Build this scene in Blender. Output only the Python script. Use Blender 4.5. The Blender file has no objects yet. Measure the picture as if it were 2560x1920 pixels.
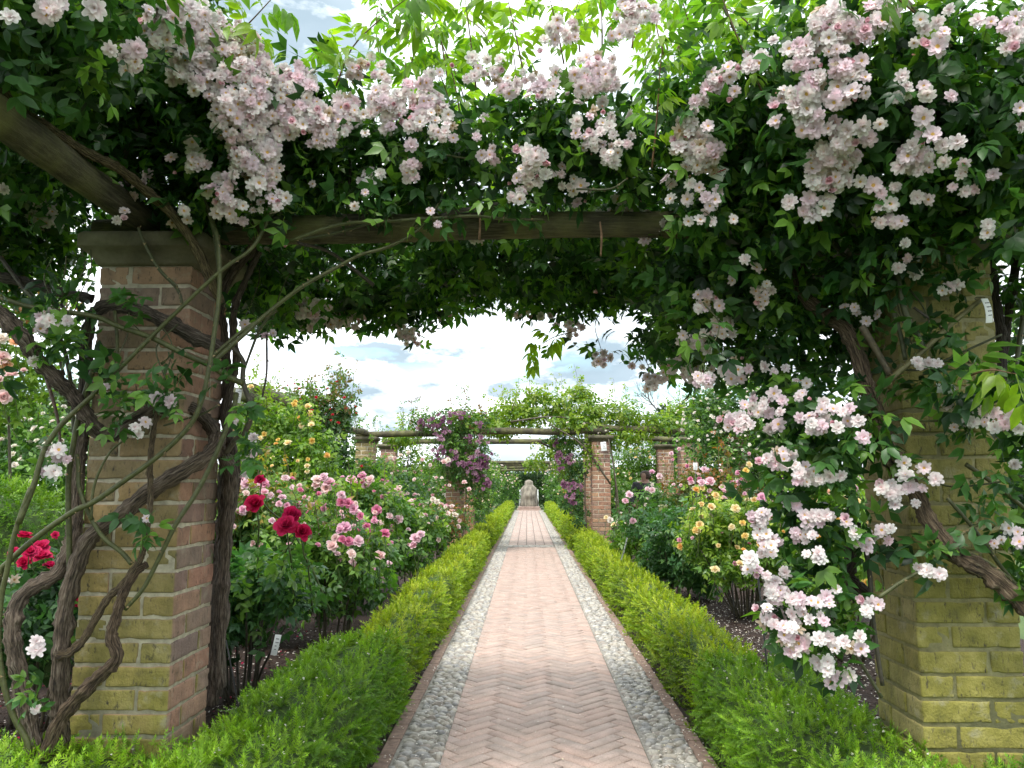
import bpy, math, random
import numpy as np
from mathutils import Vector, Matrix

SEED = 7
random.seed(SEED); rng = np.random.default_rng(SEED)
scn = bpy.context.scene
COL = scn.collection
R = math.radians

# ------------------------------------------------------------------ camera
F_PX = 1923.0                      # focal length in pixels of the 2560 px wide photograph
TILT, YAW, CAM_H = R(7.46), R(1.13), 1.2
cam_d = bpy.data.cameras.new('camera'); cam = bpy.data.objects.new('camera', cam_d); COL.objects.link(cam)
cam_d.sensor_width = 36.0; cam_d.lens = F_PX / 2560 * 36.0
cam_d.clip_start = 0.05; cam_d.clip_end = 2000
cam.location = (0, 0, CAM_H); cam.rotation_euler = (R(90) + TILT, 0, YAW)
scn.camera = cam
CAM_R = np.array(cam.rotation_euler.to_matrix())
CAM_P = np.array([0, 0, CAM_H])

def ray(px, py):
    d = CAM_R @ np.array([(px - 1280) / F_PX, -(py - 960) / F_PX, -1.0])
    return d / d[1]
def P(px, py, D):
    """Point at distance D (metres along the path) seen at photograph pixel px, py."""
    return CAM_P + ray(px, py) * D

# ------------------------------------------------------------------ sky, sun, exposure
SUN_EL, SUN_AZ = 58, 205           # high, behind the camera to the left, veiled by cloud
world = bpy.data.worlds.new('World'); scn.world = world; world.use_nodes = True
wn, wl = world.node_tree.nodes, world.node_tree.links
wn.clear()
def wnode(t, **k):
    n = wn.new(t)
    for a, b in k.items(): setattr(n, a, b)
    return n
w_out = wnode('ShaderNodeOutputWorld'); w_mix = wnode('ShaderNodeMixShader')
sky = wnode('ShaderNodeTexSky'); sky.sky_type = 'NISHITA'; sky.sun_disc = False
sky.sun_elevation = R(SUN_EL); sky.sun_rotation = R(SUN_AZ); sky.air_density = 1.0; sky.dust_density = 1.5
bg_sky = wnode('ShaderNodeBackground'); bg_sky.inputs[1].default_value = 0.12
bg_cl = wnode('ShaderNodeBackground'); bg_cl.inputs[1].default_value = 1.0
tc = wnode('ShaderNodeTexCoord'); mp = wnode('ShaderNodeMapping'); mp.inputs['Scale'].default_value = (1.0, 1.0, 2.6)
wl.new(tc.outputs['Generated'], mp.inputs['Vector'])
def wmath(op, a, b=None, clamp=False):
    n = wnode('ShaderNodeMath', operation=op, use_clamp=clamp)
    for i, v in enumerate((a, b)):
        if v is None: continue
        if isinstance(v, (int, float)): n.inputs[i].default_value = v
        else: wl.new(v, n.inputs[i])
    return n.outputs[0]
n1 = wnode('ShaderNodeTexNoise'); n1.inputs['Scale'].default_value = 3.2; n1.inputs['Detail'].default_value = 7; n1.inputs['Roughness'].default_value = .52
n2 = wnode('ShaderNodeTexNoise'); n2.inputs['Scale'].default_value = 5.0; n2.inputs['Detail'].default_value = 8
n3 = wnode('ShaderNodeTexNoise'); n3.inputs['Scale'].default_value = 16.0; n3.inputs['Detail'].default_value = 9; n3.inputs['Roughness'].default_value = .6
for n in (n1, n2, n3): wl.new(mp.outputs[0], n.inputs['Vector'])
def blob(px, py, wx, wy):
    """Soft elliptical cloud mask round the sky direction seen at px, py (sizes in pixels)."""
    d = ray(px, py); d = d / np.linalg.norm(d)
    right = np.cross(d, [0, 0, 1]); right /= np.linalg.norm(right); up = np.cross(right, d)
    sub = wnode('ShaderNodeVectorMath', operation='SUBTRACT'); wl.new(tc.outputs['Generated'], sub.inputs[0]); sub.inputs[1].default_value = tuple(d)
    outs = []
    for ax, w in ((right, wx), (up, wy)):
        dt = wnode('ShaderNodeVectorMath', operation='DOT_PRODUCT'); wl.new(sub.outputs[0], dt.inputs[0]); dt.inputs[1].default_value = tuple(ax)
        q = wmath('DIVIDE', dt.outputs['Value'], w / F_PX); outs.append(wmath('MULTIPLY', q, q))
    r2 = wmath('ADD', outs[0], outs[1])
    v = wmath('SUBTRACT', 1.0, wmath('SQRT', r2))
    nz = wmath('MULTIPLY', wmath('SUBTRACT', n3.outputs[0], 0.5), 3.4)
    return wmath('MULTIPLY', wmath('ADD', v, nz), 1.6, True)
grey = None
for b in ((850, 985, 150, 80), (1080, 962, 60, 20), (1500, 925, 240, 100), (830, 1040, 220, 50), (1260, 985, 70, 28), (760, 60, 300, 200), (1900, 980, 180, 70), (1000, 880, 220, 40)):
    g = blob(*b); grey = g if grey is None else wmath('MAXIMUM', grey, g)
gn = wmath('MULTIPLY', wmath('SUBTRACT', n2.outputs[0], 0.56), 5.0, True)
grey = wmath('MULTIPLY', wmath('MAXIMUM', grey, wmath('MULTIPLY', gn, .6)), .9)
gap = None
for b in ((1190, 925, 200, 22), (1260, 895, 120, 12), (1760, 985, 240, 40), (820, 880, 160, 14), (100, 950, 120, 60)):
    g = blob(*b); gap = g if gap is None else wmath('MAXIMUM', gap, g)
gap = wmath('MAXIMUM', wmath('MULTIPLY', gap, .8), wmath('MULTIPLY', wmath('SUBTRACT', n1.outputs[0], 0.62), 5.0, True))
cmix = wnode('ShaderNodeMix', data_type='RGBA'); wl.new(grey, cmix.inputs[0])
wvar = wnode('ShaderNodeMix', data_type='RGBA'); wl.new(wmath('MULTIPLY', wmath('SUBTRACT', n2.outputs[0], 0.36), 4.5, True), wvar.inputs[0])
wvar.inputs[6].default_value = (1.12, 1.16, 1.20, 1); wvar.inputs[7].default_value = (0.46, 0.51, 0.55, 1); wl.new(wvar.outputs[2], cmix.inputs[6]); cmix.inputs[7].default_value = (0.19, 0.255, 0.305, 1)
wl.new(cmix.outputs[2], bg_cl.inputs[0])
stint = wnode('ShaderNodeMix', data_type='RGBA', blend_type='MULTIPLY'); stint.inputs[0].default_value = 1; stint.inputs[7].default_value = (1.0, 1.15, 1.0, 1)
wl.new(sky.outputs[0], stint.inputs[6]); wl.new(stint.outputs[2], bg_sky.inputs[0])
wl.new(gap, w_mix.inputs[0]); wl.new(bg_cl.outputs[0], w_mix.inputs[1]); wl.new(bg_sky.outputs[0], w_mix.inputs[2]); wl.new(w_mix.outputs[0], w_out.inputs[0])
sun_d = bpy.data.lights.new('sun', 'SUN'); sun_d.energy = 1.5; sun_d.angle = R(14); sun_d.color = (1.0, 0.96, 0.9)
sun = bpy.data.objects.new('sun', sun_d); COL.objects.link(sun)
_az = R(SUN_AZ); sd = Vector((math.sin(_az) * math.cos(R(SUN_EL)), math.cos(_az) * math.cos(R(SUN_EL)), math.sin(R(SUN_EL))))
sun.rotation_euler = sd.to_track_quat('Z', 'Y').to_euler()
vs = scn.view_settings; vs.view_transform = 'Standard'; vs.look = 'None'; vs.gamma = 1.0; vs.use_curve_mapping = False; vs.exposure = 1.38
cy = scn.cycles
cy.max_bounces = 6; cy.diffuse_bounces = 3; cy.glossy_bounces = 2; cy.transmission_bounces = 4; cy.transparent_max_bounces = 4
cy.use_adaptive_sampling = True; cy.adaptive_threshold = .02; cy.use_denoising = True; cy.caustics_reflective = False; cy.caustics_refractive = False

# ------------------------------------------------------------------ helpers
def tag(o, label=None, cat=None, group=None, kind=None):
    if label: o['label'] = label
    if cat: o['category'] = cat
    if group: o['group'] = group
    if kind: o['kind'] = kind
    return o
def empty(name, loc=(0, 0, 0), **k):
    o = bpy.data.objects.new(name, None); COL.objects.link(o); o.location = loc; o.empty_display_size = .1
    return tag(o, **k)
def link(name, me, parent=None, mat=None, **k):
    """Mesh in world coordinates; the parent's own offset is taken off so it stays where it was modelled."""
    o = bpy.data.objects.new(name, me); COL.objects.link(o)
    if mat is not None and not me.materials: me.materials.append(mat)
    if parent is not None:
        o.parent = parent; o.matrix_parent_inverse = parent_inv(parent)
    return tag(o, **k)
_inv = {}
def parent_inv(p):
    key = p.name
    if key not in _inv:
        m = Matrix.Identity(4); q = p
        chain = []
        while q is not None: chain.append(q); q = q.parent
        for q in reversed(chain): m = m @ q.matrix_parent_inverse @ q.matrix_basis
        _inv[key] = m.inverted()
    return _inv[key]
def mesh_np(name, V, faces, cols=None, smooth=False):
    """faces: list of (n,k) index arrays."""
    me = bpy.data.meshes.new(name)
    faces = [np.asarray(f, dtype=np.int32) for f in faces if len(f)]
    nl = sum(f.size for f in faces); npoly = sum(len(f) for f in faces)
    me.vertices.add(len(V)); me.loops.add(nl); me.polygons.add(npoly)
    me.vertices.foreach_set('co', np.asarray(V, dtype=np.float32).ravel())
    me.loops.foreach_set('vertex_index', np.concatenate([f.ravel() for f in faces]))
    tot = np.concatenate([np.full(len(f), f.shape[1], np.int32) for f in faces])
    st = np.zeros(npoly, np.int32); st[1:] = np.cumsum(tot)[:-1]
    me.polygons.foreach_set('loop_start', st)
    try: me.polygons.foreach_set('loop_total', tot)
    except Exception: pass
    if smooth: me.polygons.foreach_set('use_smooth', np.ones(npoly, bool))
    if cols is not None:
        a = me.color_attributes.new('Col', 'FLOAT_COLOR', 'POINT')
        c = np.ones((len(V), 4), np.float32); c[:, :3] = cols
        a.data.foreach_set('color', c.ravel())
    me.update(calc_edges=True); me.validate(verbose=False)
    return me
def nrm(v): return v / np.maximum(np.linalg.norm(v, axis=-1, keepdims=True), 1e-9)
def frames(fwd, up):
    """Rotation matrices whose Y is fwd and whose Z is near up."""
    y = nrm(fwd); x = nrm(np.cross(y, up)); z = np.cross(x, y)
    return np.stack([x, y, z], axis=-1)
def rand_dirs(n): return nrm(rng.normal(size=(n, 3)))

class Tpl:
    def __init__(s, V, tris, C=None):
        s.V = np.asarray(V, float); s.T = np.asarray(tris, int)
        s.C = np.ones((len(s.V), 3)) if C is None else np.asarray(C, float)
    @staticmethod
    def join(lst):
        V, T, C, o = [], [], [], 0
        for t in lst: V.append(t.V); T.append(t.T + o); C.append(t.C); o += len(t.V)
        return Tpl(np.concatenate(V), np.concatenate(T), np.concatenate(C))
    def xf(s, M, t=(0, 0, 0), sc=1.0):
        return Tpl((s.V * sc) @ np.asarray(M).T + np.asarray(t), s.T, s.C)
class Acc:
    def __init__(s): s.V, s.T, s.C, s.o = [], [], [], 0
    def add(s, t, pos, M, sc, col):
        n = len(pos)
        if n == 0: return
        sc = np.asarray(sc, float).reshape(-1, 1, 1) if np.ndim(sc) else sc
        V = np.einsum('nij,kj->nki', M, t.V) * sc + pos[:, None, :]
        C = t.C[None] * np.asarray(col)[:, None, :]
        k = len(t.V)
        T = t.T[None] + (np.arange(n) * k)[:, None, None] + s.o
        s.V.append(V.reshape(-1, 3)); s.C.append(C.reshape(-1, 3)); s.T.append(T.reshape(-1, 3)); s.o += n * k
    def raw(s, V, T, C):
        s.V.append(np.asarray(V, float)); s.T.append(np.asarray(T) + s.o); s.C.append(np.broadcast_to(np.asarray(C, float), (len(V), 3))); s.o += len(V)
    def ntri(s): return sum(len(t) for t in s.T)
    def build(s, name, mat, parent=None, smooth=True, **k):
        if not s.V: return None
        me = mesh_np(name, np.concatenate(s.V), [np.concatenate(s.T)], np.concatenate(s.C), smooth)
        return link(name, me, parent, mat, **k)
def place_piece(name, me, pos, M, sc, parent, **k):
    o = bpy.data.objects.new(name, me); COL.objects.link(o)
    m = np.eye(4); m[:3, :3] = M * sc; m[:3, 3] = pos
    if parent is not None:
        o.parent = parent; o.matrix_parent_inverse = parent_inv(parent)
    o.matrix_basis = Matrix(m.tolist())
    return tag(o, **k)

# ------------------------------------------------------------------ materials
def new_mat(name):
    m = bpy.data.materials.new(name); m.use_nodes = True
    nt = m.node_tree; b = nt.nodes['Principled BSDF']
    return m, nt, b
def N(nt, t, **k):
    n = nt.nodes.new(t)
    for a, b in k.items(): setattr(n, a, b)
    return n
def ramp(nt, fac, stops):
    r = N(nt, 'ShaderNodeValToRGB'); e = r.color_ramp.elements
    while len(e) < len(stops): e.new(0.5)
    for el, (p, c) in zip(e, stops): el.position = p; el.color = (*c, 1)
    nt.links.new(fac, r.inputs[0]); return r.outputs[0]
def noise(nt, scale, detail=4, vec=None, rough=.55):
    n = N(nt, 'ShaderNodeTexNoise'); n.inputs['Scale'].default_value = scale; n.inputs['Detail'].default_value = detail; n.inputs['Roughness'].default_value = rough
    if vec is not None: nt.links.new(vec, n.inputs['Vector'])
    return n.outputs[0]
def mixc(nt, fac, a, b, blend='MIX'):
    n = N(nt, 'ShaderNodeMix', data_type='RGBA', blend_type=blend)
    for i, v in ((0, fac), (6, a), (7, b)):
        if isinstance(v, (int, float)): n.inputs[i].default_value = v
        elif isinstance(v, tuple): n.inputs[i].default_value = (*v, 1) if len(v) == 3 else v
        else: nt.links.new(v, n.inputs[i])
    return n.outputs[2]
def mth(nt, op, a, b=None, clamp=False):
    n = N(nt, 'ShaderNodeMath', operation=op, use_clamp=clamp)
    for i, v in enumerate((a, b)):
        if v is None: continue
        if isinstance(v, (int, float)): n.inputs[i].default_value = v
        else: nt.links.new(v, n.inputs[i])
    return n.outputs[0]
def bump(nt, b, h, strength=.4, dist=.01):
    n = N(nt, 'ShaderNodeBump'); n.inputs['Strength'].default_value = strength; n.inputs['Distance'].default_value = dist
    nt.links.new(h, n.inputs['Height']); nt.links.new(n.outputs[0], b.inputs['Normal'])
def obj_rand(nt): return N(nt, 'ShaderNodeObjectInfo').outputs['Random']
def wpos(nt): return N(nt, 'ShaderNodeNewGeometry').outputs['Position']

def leaf_mat(name, trans=.38, rough=.42, tcol=(1.5, 1.7, .55), spec=.45):
    m, nt, b = new_mat(name)
    a = N(nt, 'ShaderNodeAttribute', attribute_name='Col')
    v = noise(nt, 30, 3, wpos(nt))
    c = mixc(nt, 1.0, a.outputs['Color'], ramp(nt, v, [(.25, (.72, .75, .7)), (.75, (1.2, 1.18, 1.1))]), 'MULTIPLY')
    nt.links.new(c, b.inputs['Base Color']); b.inputs['Roughness'].default_value = rough; b.inputs['Specular IOR Level'].default_value = spec
    t = N(nt, 'ShaderNodeBsdfTranslucent'); nt.links.new(mixc(nt, 1.0, c, tcol, 'MULTIPLY'), t.inputs['Color'])
    ms = N(nt, 'ShaderNodeMixShader'); ms.inputs[0].default_value = trans
    nt.links.new(b.outputs[0], ms.inputs[1]); nt.links.new(t.outputs[0], ms.inputs[2])
    nt.links.new(ms.outputs[0], nt.nodes['Material Output'].inputs[0])
    return m
M_LEAF = leaf_mat('rose_leaf')
M_YOUNG = leaf_mat('young_leaf', .5, .4)
M_YEW = leaf_mat('yew_needle', .3, .5, (1.3, 1.5, .5), .3)
M_PETAL = leaf_mat('petal', .42, .6, (1.06, 1.03, 1.05), .2)

def attr_mat(name, rough=.8, spec=.3, nscale=40, bmp=.3, bd=.004):
    m, nt, b = new_mat(name)
    a = N(nt, 'ShaderNodeAttribute', attribute_name='Col')
    v = noise(nt, nscale, 5, wpos(nt))
    nt.links.new(mixc(nt, 1.0, a.outputs['Color'], ramp(nt, v, [(.3, (.6, .6, .6)), (.7, (1.3, 1.3, 1.3))]), 'MULTIPLY'), b.inputs['Base Color'])
    b.inputs['Roughness'].default_value = rough; b.inputs['Specular IOR Level'].default_value = spec
    if bmp: bump(nt, b, v, bmp, bd)
    return m
M_CANE = attr_mat('green_cane', .55, .4, 60, .25, .002)
M_STONEPIECE = attr_mat('pebble', .6, .35, 35, .2, .003)

def bark_mat():
    m, nt, b = new_mat('old_bark')
    a = N(nt, 'ShaderNodeAttribute', attribute_name='Col')
    uv = N(nt, 'ShaderNodeAttribute', attribute_name='uvw')
    w = N(nt, 'ShaderNodeMapping'); nt.links.new(uv.outputs['Vector'], w.inputs[0]); w.inputs['Scale'].default_value = (1, 1, .10)
    v = noise(nt, 5.0, 8, w.outputs[0], .65); v2 = noise(nt, 55, 4, wpos(nt))
    c = ramp(nt, v, [(.36, (.10, .075, .06)), (.46, (.55, .45, .37)), (.56, (1.15, 1.0, .88)), (.68, (2.0, 2.0, 1.9))])
    c = mixc(nt, 1.0, c, a.outputs['Color'], 'MULTIPLY')
    nt.links.new(c, b.inputs['Base Color']); b.inputs['Roughness'].default_value = .85
    h = mth(nt, 'ADD', v, mth(nt, 'MULTIPLY', v2, .3)); bump(nt, b, h, 1.0, .03)
    return m
M_BARK = bark_mat()

def brick_mat(name, algae, red, dark_top=0.0, pal=None):
    """Buff and red stock brick; green-yellow algae film where the wall faces the viewer's side."""
    m, nt, b = new_mat(name)
    g = N(nt, 'ShaderNodeNewGeometry'); pos = g.outputs['Position']
    r = obj_rand(nt)
    base = ramp(nt, r, pal or [(0, (.33, .17, .11)), (.25, (.28, .20, .14)), (.5, (.24, .15, .13)), (.75, (.40, .22, .14)), (1, (.20, .16, .14))])
    n1 = noise(nt, 18, 6, pos); n2 = noise(nt, 120, 4, pos); n3 = noise(nt, 4.0, 4, pos)
    st = N(nt, 'ShaderNodeMapping'); nt.links.new(pos, st.inputs[0]); st.inputs['Scale'].default_value = (1, 1, .35)
    n4 = noise(nt, 75, 3, st.outputs[0], .7)
    c = mixc(nt, 1.0, base, ramp(nt, n1, [(.3, (.75, .75, .75)), (.7, (1.25, 1.22, 1.18))]), 'MULTIPLY')
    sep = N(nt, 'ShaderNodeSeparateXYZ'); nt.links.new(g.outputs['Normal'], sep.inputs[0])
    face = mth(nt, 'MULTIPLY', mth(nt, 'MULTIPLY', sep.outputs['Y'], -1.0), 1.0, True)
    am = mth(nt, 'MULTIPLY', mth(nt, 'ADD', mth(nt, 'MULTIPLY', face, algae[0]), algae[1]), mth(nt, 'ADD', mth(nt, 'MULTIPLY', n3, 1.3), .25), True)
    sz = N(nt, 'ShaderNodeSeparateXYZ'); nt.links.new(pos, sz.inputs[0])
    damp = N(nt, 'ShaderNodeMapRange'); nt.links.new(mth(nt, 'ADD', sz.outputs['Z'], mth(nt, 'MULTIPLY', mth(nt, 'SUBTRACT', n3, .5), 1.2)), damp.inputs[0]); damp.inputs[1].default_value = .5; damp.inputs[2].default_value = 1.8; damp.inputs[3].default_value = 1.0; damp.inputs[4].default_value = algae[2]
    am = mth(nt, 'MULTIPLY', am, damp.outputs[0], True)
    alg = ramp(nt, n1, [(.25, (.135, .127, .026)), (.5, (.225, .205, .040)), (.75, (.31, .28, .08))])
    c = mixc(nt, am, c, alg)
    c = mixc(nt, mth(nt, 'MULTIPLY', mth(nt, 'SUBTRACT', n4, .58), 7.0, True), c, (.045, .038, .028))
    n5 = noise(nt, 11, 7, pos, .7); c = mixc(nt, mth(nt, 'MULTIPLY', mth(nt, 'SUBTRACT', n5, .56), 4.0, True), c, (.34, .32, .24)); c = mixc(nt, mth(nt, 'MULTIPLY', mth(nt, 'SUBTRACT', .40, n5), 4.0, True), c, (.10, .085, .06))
    nt.links.new(c, b.inputs['Base Color']); b.inputs['Roughness'].default_value = .88
    bump(nt, b, mth(nt, 'ADD', n2, mth(nt, 'MULTIPLY', n4, -1.2)), .6, .006)
    return m
def mortar_mat(name, col):
    m, nt, b = new_mat(name)
    pos = wpos(nt)
    c = mixc(nt, 1.0, col, ramp(nt, noise(nt, 40, 6, pos), [(.3, (.7, .7, .68)), (.7, (1.2, 1.2, 1.15))]), 'MULTIPLY')
    nt.links.new(c, b.inputs['Base Color']); b.inputs['Roughness'].default_value = .95
    bump(nt, b, noise(nt, 160, 5, pos), .5, .004); return m
def stone_mat(name, c0, c1, c2, sc=6, zs=1.0):
    m, nt, b = new_mat(name); pos = wpos(nt)
    if zs != 1.0:
        mp_ = N(nt, 'ShaderNodeMapping'); nt.links.new(pos, mp_.inputs[0]); mp_.inputs['Scale'].default_value = (1, 1, zs); pos = mp_.outputs[0]
    nt.links.new(ramp(nt, noise(nt, sc, 8, pos, .65), [(.3, c0), (.5, c1), (.7, c2)]), b.inputs['Base Color'])
    b.inputs['Roughness'].default_value = .9; bump(nt, b, noise(nt, sc * 8, 6, pos), .5, .01); return m
def wood_mat():
    m, nt, b = new_mat('weathered_log'); uv = N(nt, 'ShaderNodeAttribute', attribute_name='uvw')
    w = N(nt, 'ShaderNodeMapping'); nt.links.new(uv.outputs['Vector'], w.inputs[0]); w.inputs['Scale'].default_value = (1, 1, .12)
    v = noise(nt, 6, 8, w.outputs[0], .65); p = noise(nt, 5, 5, wpos(nt))
    c = ramp(nt, v, [(.3, (.022, .019, .012)), (.5, (.062, .054, .032)), (.72, (.14, .125, .08))])
    c = mixc(nt, mth(nt, 'MULTIPLY', mth(nt, 'SUBTRACT', p, .45), 3.0, True), c, (.20, .20, .07))
    nt.links.new(c, b.inputs['Base Color']); b.inputs['Roughness'].default_value = .85; bump(nt, b, v, .7, .01); return m
def plain(name, col, rough=.6, nscale=12, amt=.25, bmp=0.0):
    m, nt, b = new_mat(name); pos = wpos(nt); v = noise(nt, nscale, 6, pos)
    nt.links.new(mixc(nt, 1.0, col, ramp(nt, v, [(.3, (1 - amt,) * 3), (.7, (1 + amt,) * 3)]), 'MULTIPLY'), b.inputs['Base Color'])
    b.inputs['Roughness'].default_value = rough
    if bmp: bump(nt, b, v, bmp, .01)
    return m
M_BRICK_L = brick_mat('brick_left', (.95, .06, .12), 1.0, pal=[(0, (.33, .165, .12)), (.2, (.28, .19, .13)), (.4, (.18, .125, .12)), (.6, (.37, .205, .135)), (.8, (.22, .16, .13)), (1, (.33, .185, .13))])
M_BRICK_R = brick_mat('brick_right', (.95, .85, .7), .3, pal=[(0, (.30, .22, .13)), (.5, (.34, .28, .18)), (1, (.26, .20, .12))])
M_BRICK_F = brick_mat('brick_far', (.18, .0, .3), 1.0, pal=[(0, (.36, .17, .12)), (.25, (.27, .15, .12)), (.5, (.42, .24, .15)), (.75, (.22, .14, .13)), (1, (.38, .20, .13))])
M_BRICK_B = brick_mat('brick_buff', (.75, .2, .6), .3, pal=[(0, (.38, .28, .18)), (.5, (.34, .22, .15)), (1, (.42, .33, .22))])
M_MORTAR_L = mortar_mat('mortar_left', (.46, .42, .32)); M_MORTAR_R = mortar_mat('mortar_right', (.27, .25, .13)); M_MORTAR_F = mortar_mat('mortar_far', (.50, .45, .36))
M_CAP = stone_mat('cap_stone', (.045, .042, .024), (.11, .098, .06), (.20, .18, .125), 5)
M_WOOD = wood_mat()

# ------------------------------------------------------------------ templates
def leaflet(L=1.0, W=.55, droop=.18, fold=.10, lod=2):
    """One leaflet along +Y, normal +Z."""
    def z(t): return -droop * t * t * L
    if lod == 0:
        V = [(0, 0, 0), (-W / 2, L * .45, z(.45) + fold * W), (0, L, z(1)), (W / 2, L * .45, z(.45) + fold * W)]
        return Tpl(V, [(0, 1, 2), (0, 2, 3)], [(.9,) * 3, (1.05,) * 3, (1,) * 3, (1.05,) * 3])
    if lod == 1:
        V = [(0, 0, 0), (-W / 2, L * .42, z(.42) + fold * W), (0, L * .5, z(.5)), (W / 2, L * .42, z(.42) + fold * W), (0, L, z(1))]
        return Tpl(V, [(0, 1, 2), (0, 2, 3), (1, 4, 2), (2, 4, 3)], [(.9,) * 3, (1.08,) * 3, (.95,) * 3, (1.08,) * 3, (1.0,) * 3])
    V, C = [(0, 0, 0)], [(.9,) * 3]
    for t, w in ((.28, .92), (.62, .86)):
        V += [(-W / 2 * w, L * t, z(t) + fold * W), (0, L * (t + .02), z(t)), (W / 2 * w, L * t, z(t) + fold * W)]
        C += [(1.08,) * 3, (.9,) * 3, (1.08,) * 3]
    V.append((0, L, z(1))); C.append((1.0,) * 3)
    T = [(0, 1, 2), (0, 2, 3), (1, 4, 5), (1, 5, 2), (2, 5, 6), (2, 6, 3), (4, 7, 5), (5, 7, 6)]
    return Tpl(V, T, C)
def rotz(a): c, s = math.cos(a), math.sin(a); return np.array([[c, -s, 0], [s, c, 0], [0, 0, 1]])
def rotx(a): c, s = math.cos(a), math.sin(a); return np.array([[1, 0, 0], [0, c, -s], [0, s, c]])
def roty(a): c, s = math.cos(a), math.sin(a); return np.array([[c, 0, s], [0, 1, 0], [-s, 0, c]])
def compound(pairs=2, W=.52, lod=2, droop=.2, pend=.0, seed=0):
    """Pinnate rose leaf, rachis 1 long, leaflets about .5 long."""
    r = random.Random(seed); out = []
    out.append(Tpl([(-.012, 0, 0), (.012, 0, 0), (0, .55, -.02)], [(0, 1, 2)], [(.8, .8, .6)] * 3))
    for k in range(pairs):
        y = .18 + .37 * k / max(1, pairs - 1) if pairs > 1 else .35
        for s in (-1, 1):
            L = (.40 + .08 * k) * r.uniform(.88, 1.1)
            lf = leaflet(L, W * L * r.uniform(.9, 1.1), droop * r.uniform(.5, 1.6), .12, lod)
            M = rotz(-s * r.uniform(.85, 1.2)) @ rotx(-pend * r.uniform(.6, 1.2) + r.uniform(-.2, .2)) @ roty(r.uniform(-.25, .25))
            out.append(lf.xf(M, (0, y, -.02 * k)))
    L = .52 * r.uniform(.9, 1.1)
    out.append(leaflet(L, W * L, droop, .12, lod).xf(rotx(-pend * .8 + r.uniform(-.15, .1)), (0, .55, -.02)))
    return Tpl.join(out)
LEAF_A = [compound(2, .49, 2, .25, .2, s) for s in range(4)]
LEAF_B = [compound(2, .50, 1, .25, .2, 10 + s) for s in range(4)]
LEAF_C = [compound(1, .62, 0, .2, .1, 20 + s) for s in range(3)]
LEAF_Y = [compound(3, .36, 2, .35, .75, 30 + s) for s in range(4)]       # young drooping lance-shaped leaves

def petal(L, W, lift, curl, nu=3, cup=.25):
    """Petal along +Y starting near the centre; grid nu x 3."""
    V, C = [], []
    for i in range(nu + 1):
        t = i / nu
        w = W * math.sin(math.pi * (.18 + .62 * t)) if t < .99 else W * .55
        z = lift * t * L - curl * t * t * L
        for s in (-1, 0, 1):
            V.append((s * w / 2, L * (t if s == 0 else t * .94), z + abs(s) * cup * w * (.4 + .6 * t))); C.append(t)
    T = []
    for i in range(nu):
        for j in range(2):
            a = i * 3 + j; T += [(a, a + 1, a + 4), (a, a + 4, a + 3)]
    return np.array(V), np.array(T), np.array(C)
def flower(rings, tip, base, eye=None, seed=0, jit=.12, nu=2):
    """rings: (count, length, width, lift angle, curl).  Unit radius, faces +Z."""
    r = random.Random(seed); out = []
    tip, base = np.array(tip), np.array(base)
    for k, (n, L, W, ang, curl, z0) in enumerate(rings):
        for i in range(n):
            V, T, t = petal(L * r.uniform(.88, 1.1), W * r.uniform(.85, 1.15), 0, curl, nu)
            M = rotz(2 * math.pi * (i + .5 * (k % 2) + r.uniform(-jit, jit)) / n) @ rotx(ang + r.uniform(-jit, jit)) @ roty(r.uniform(-.15, .15))
            v = r.uniform(.86, 1.06)
            C = (base[None] * (1 - t[:, None] ** .8) + tip[None] * t[:, None] ** .8) * v
            out.append(Tpl(V @ M.T + np.array([0, 0, z0]), T, C))
    if eye is not None:
        n = 7; a = np.arange(n) * 2 * math.pi / n
        V = np.concatenate([[[0, 0, .12]], np.stack([.2 * np.cos(a), .2 * np.sin(a), np.full(n, .17)], 1)])
        out.append(Tpl(V, [(0, i + 1, (i + 1) % n + 1) for i in range(n)], [eye] * (n + 1)))
    return Tpl.join(out)
RAMB_R = [(8, 1.0, .68, .14, .16, 0), (7, .84, .58, .46, .18, .05), (6, .58, .42, .85, .1, .08)]
def rambler_set(tips, base, eye, s0):
    out = [flower(RAMB_R if i % 3 else RAMB_R[:2], t, base, eye, s0 + i, .2) for i, t in enumerate(tips)]
    out.append(flower([(6, .8, .7, .75, .1, 0), (5, .6, .6, 1.1, -.1, .05)], (.88, .66, .76), (.84, .50, .60), None, s0 + 20, .2))         # half open
    out.append(flower([(5, .7, .62, 1.05, -.1, 0), (4, .5, .5, 1.3, -.2, .05)], (.86, .56, .66), (.78, .38, .48), None, s0 + 21, .2))     # opening bud
    out.append(flower([(7, .9, .5, .05, .45, 0), (5, .6, .4, .4, .4, .05)], (.66, .55, .47), (.50, .38, .24), (.34, .2, .07), s0 + 22, .35))  # fading
    return out
RAMBLER = rambler_set([(.92, .83, .91), (.94, .88, .93), (.91, .76, .88), (.95, .93, .96), (.90, .70, .82), (.95, .90, .95), (.92, .80, .91), (.96, .95, .97)],
                      (.92, .74, .82), (.74, .48, .14), 100)
CAB_R = [(6, 1.0, 1.0, .25, .15, 0), (6, .9, .9, .65, .05, .0), (5, .72, .75, 1.0, -.1, .02), (4, .5, .6, 1.25, -.2, .05)]
CAB_FAR = [(5, 1.0, 1.15, .35, .1, 0), (4, .75, .9, .95, -.05, .02)]
def cab_set(cols, s0, rings=CAB_R, nu=2): return [flower(rings, t, b, None, s0 + i, .18, nu) for i, (t, b) in enumerate(cols)]
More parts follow.
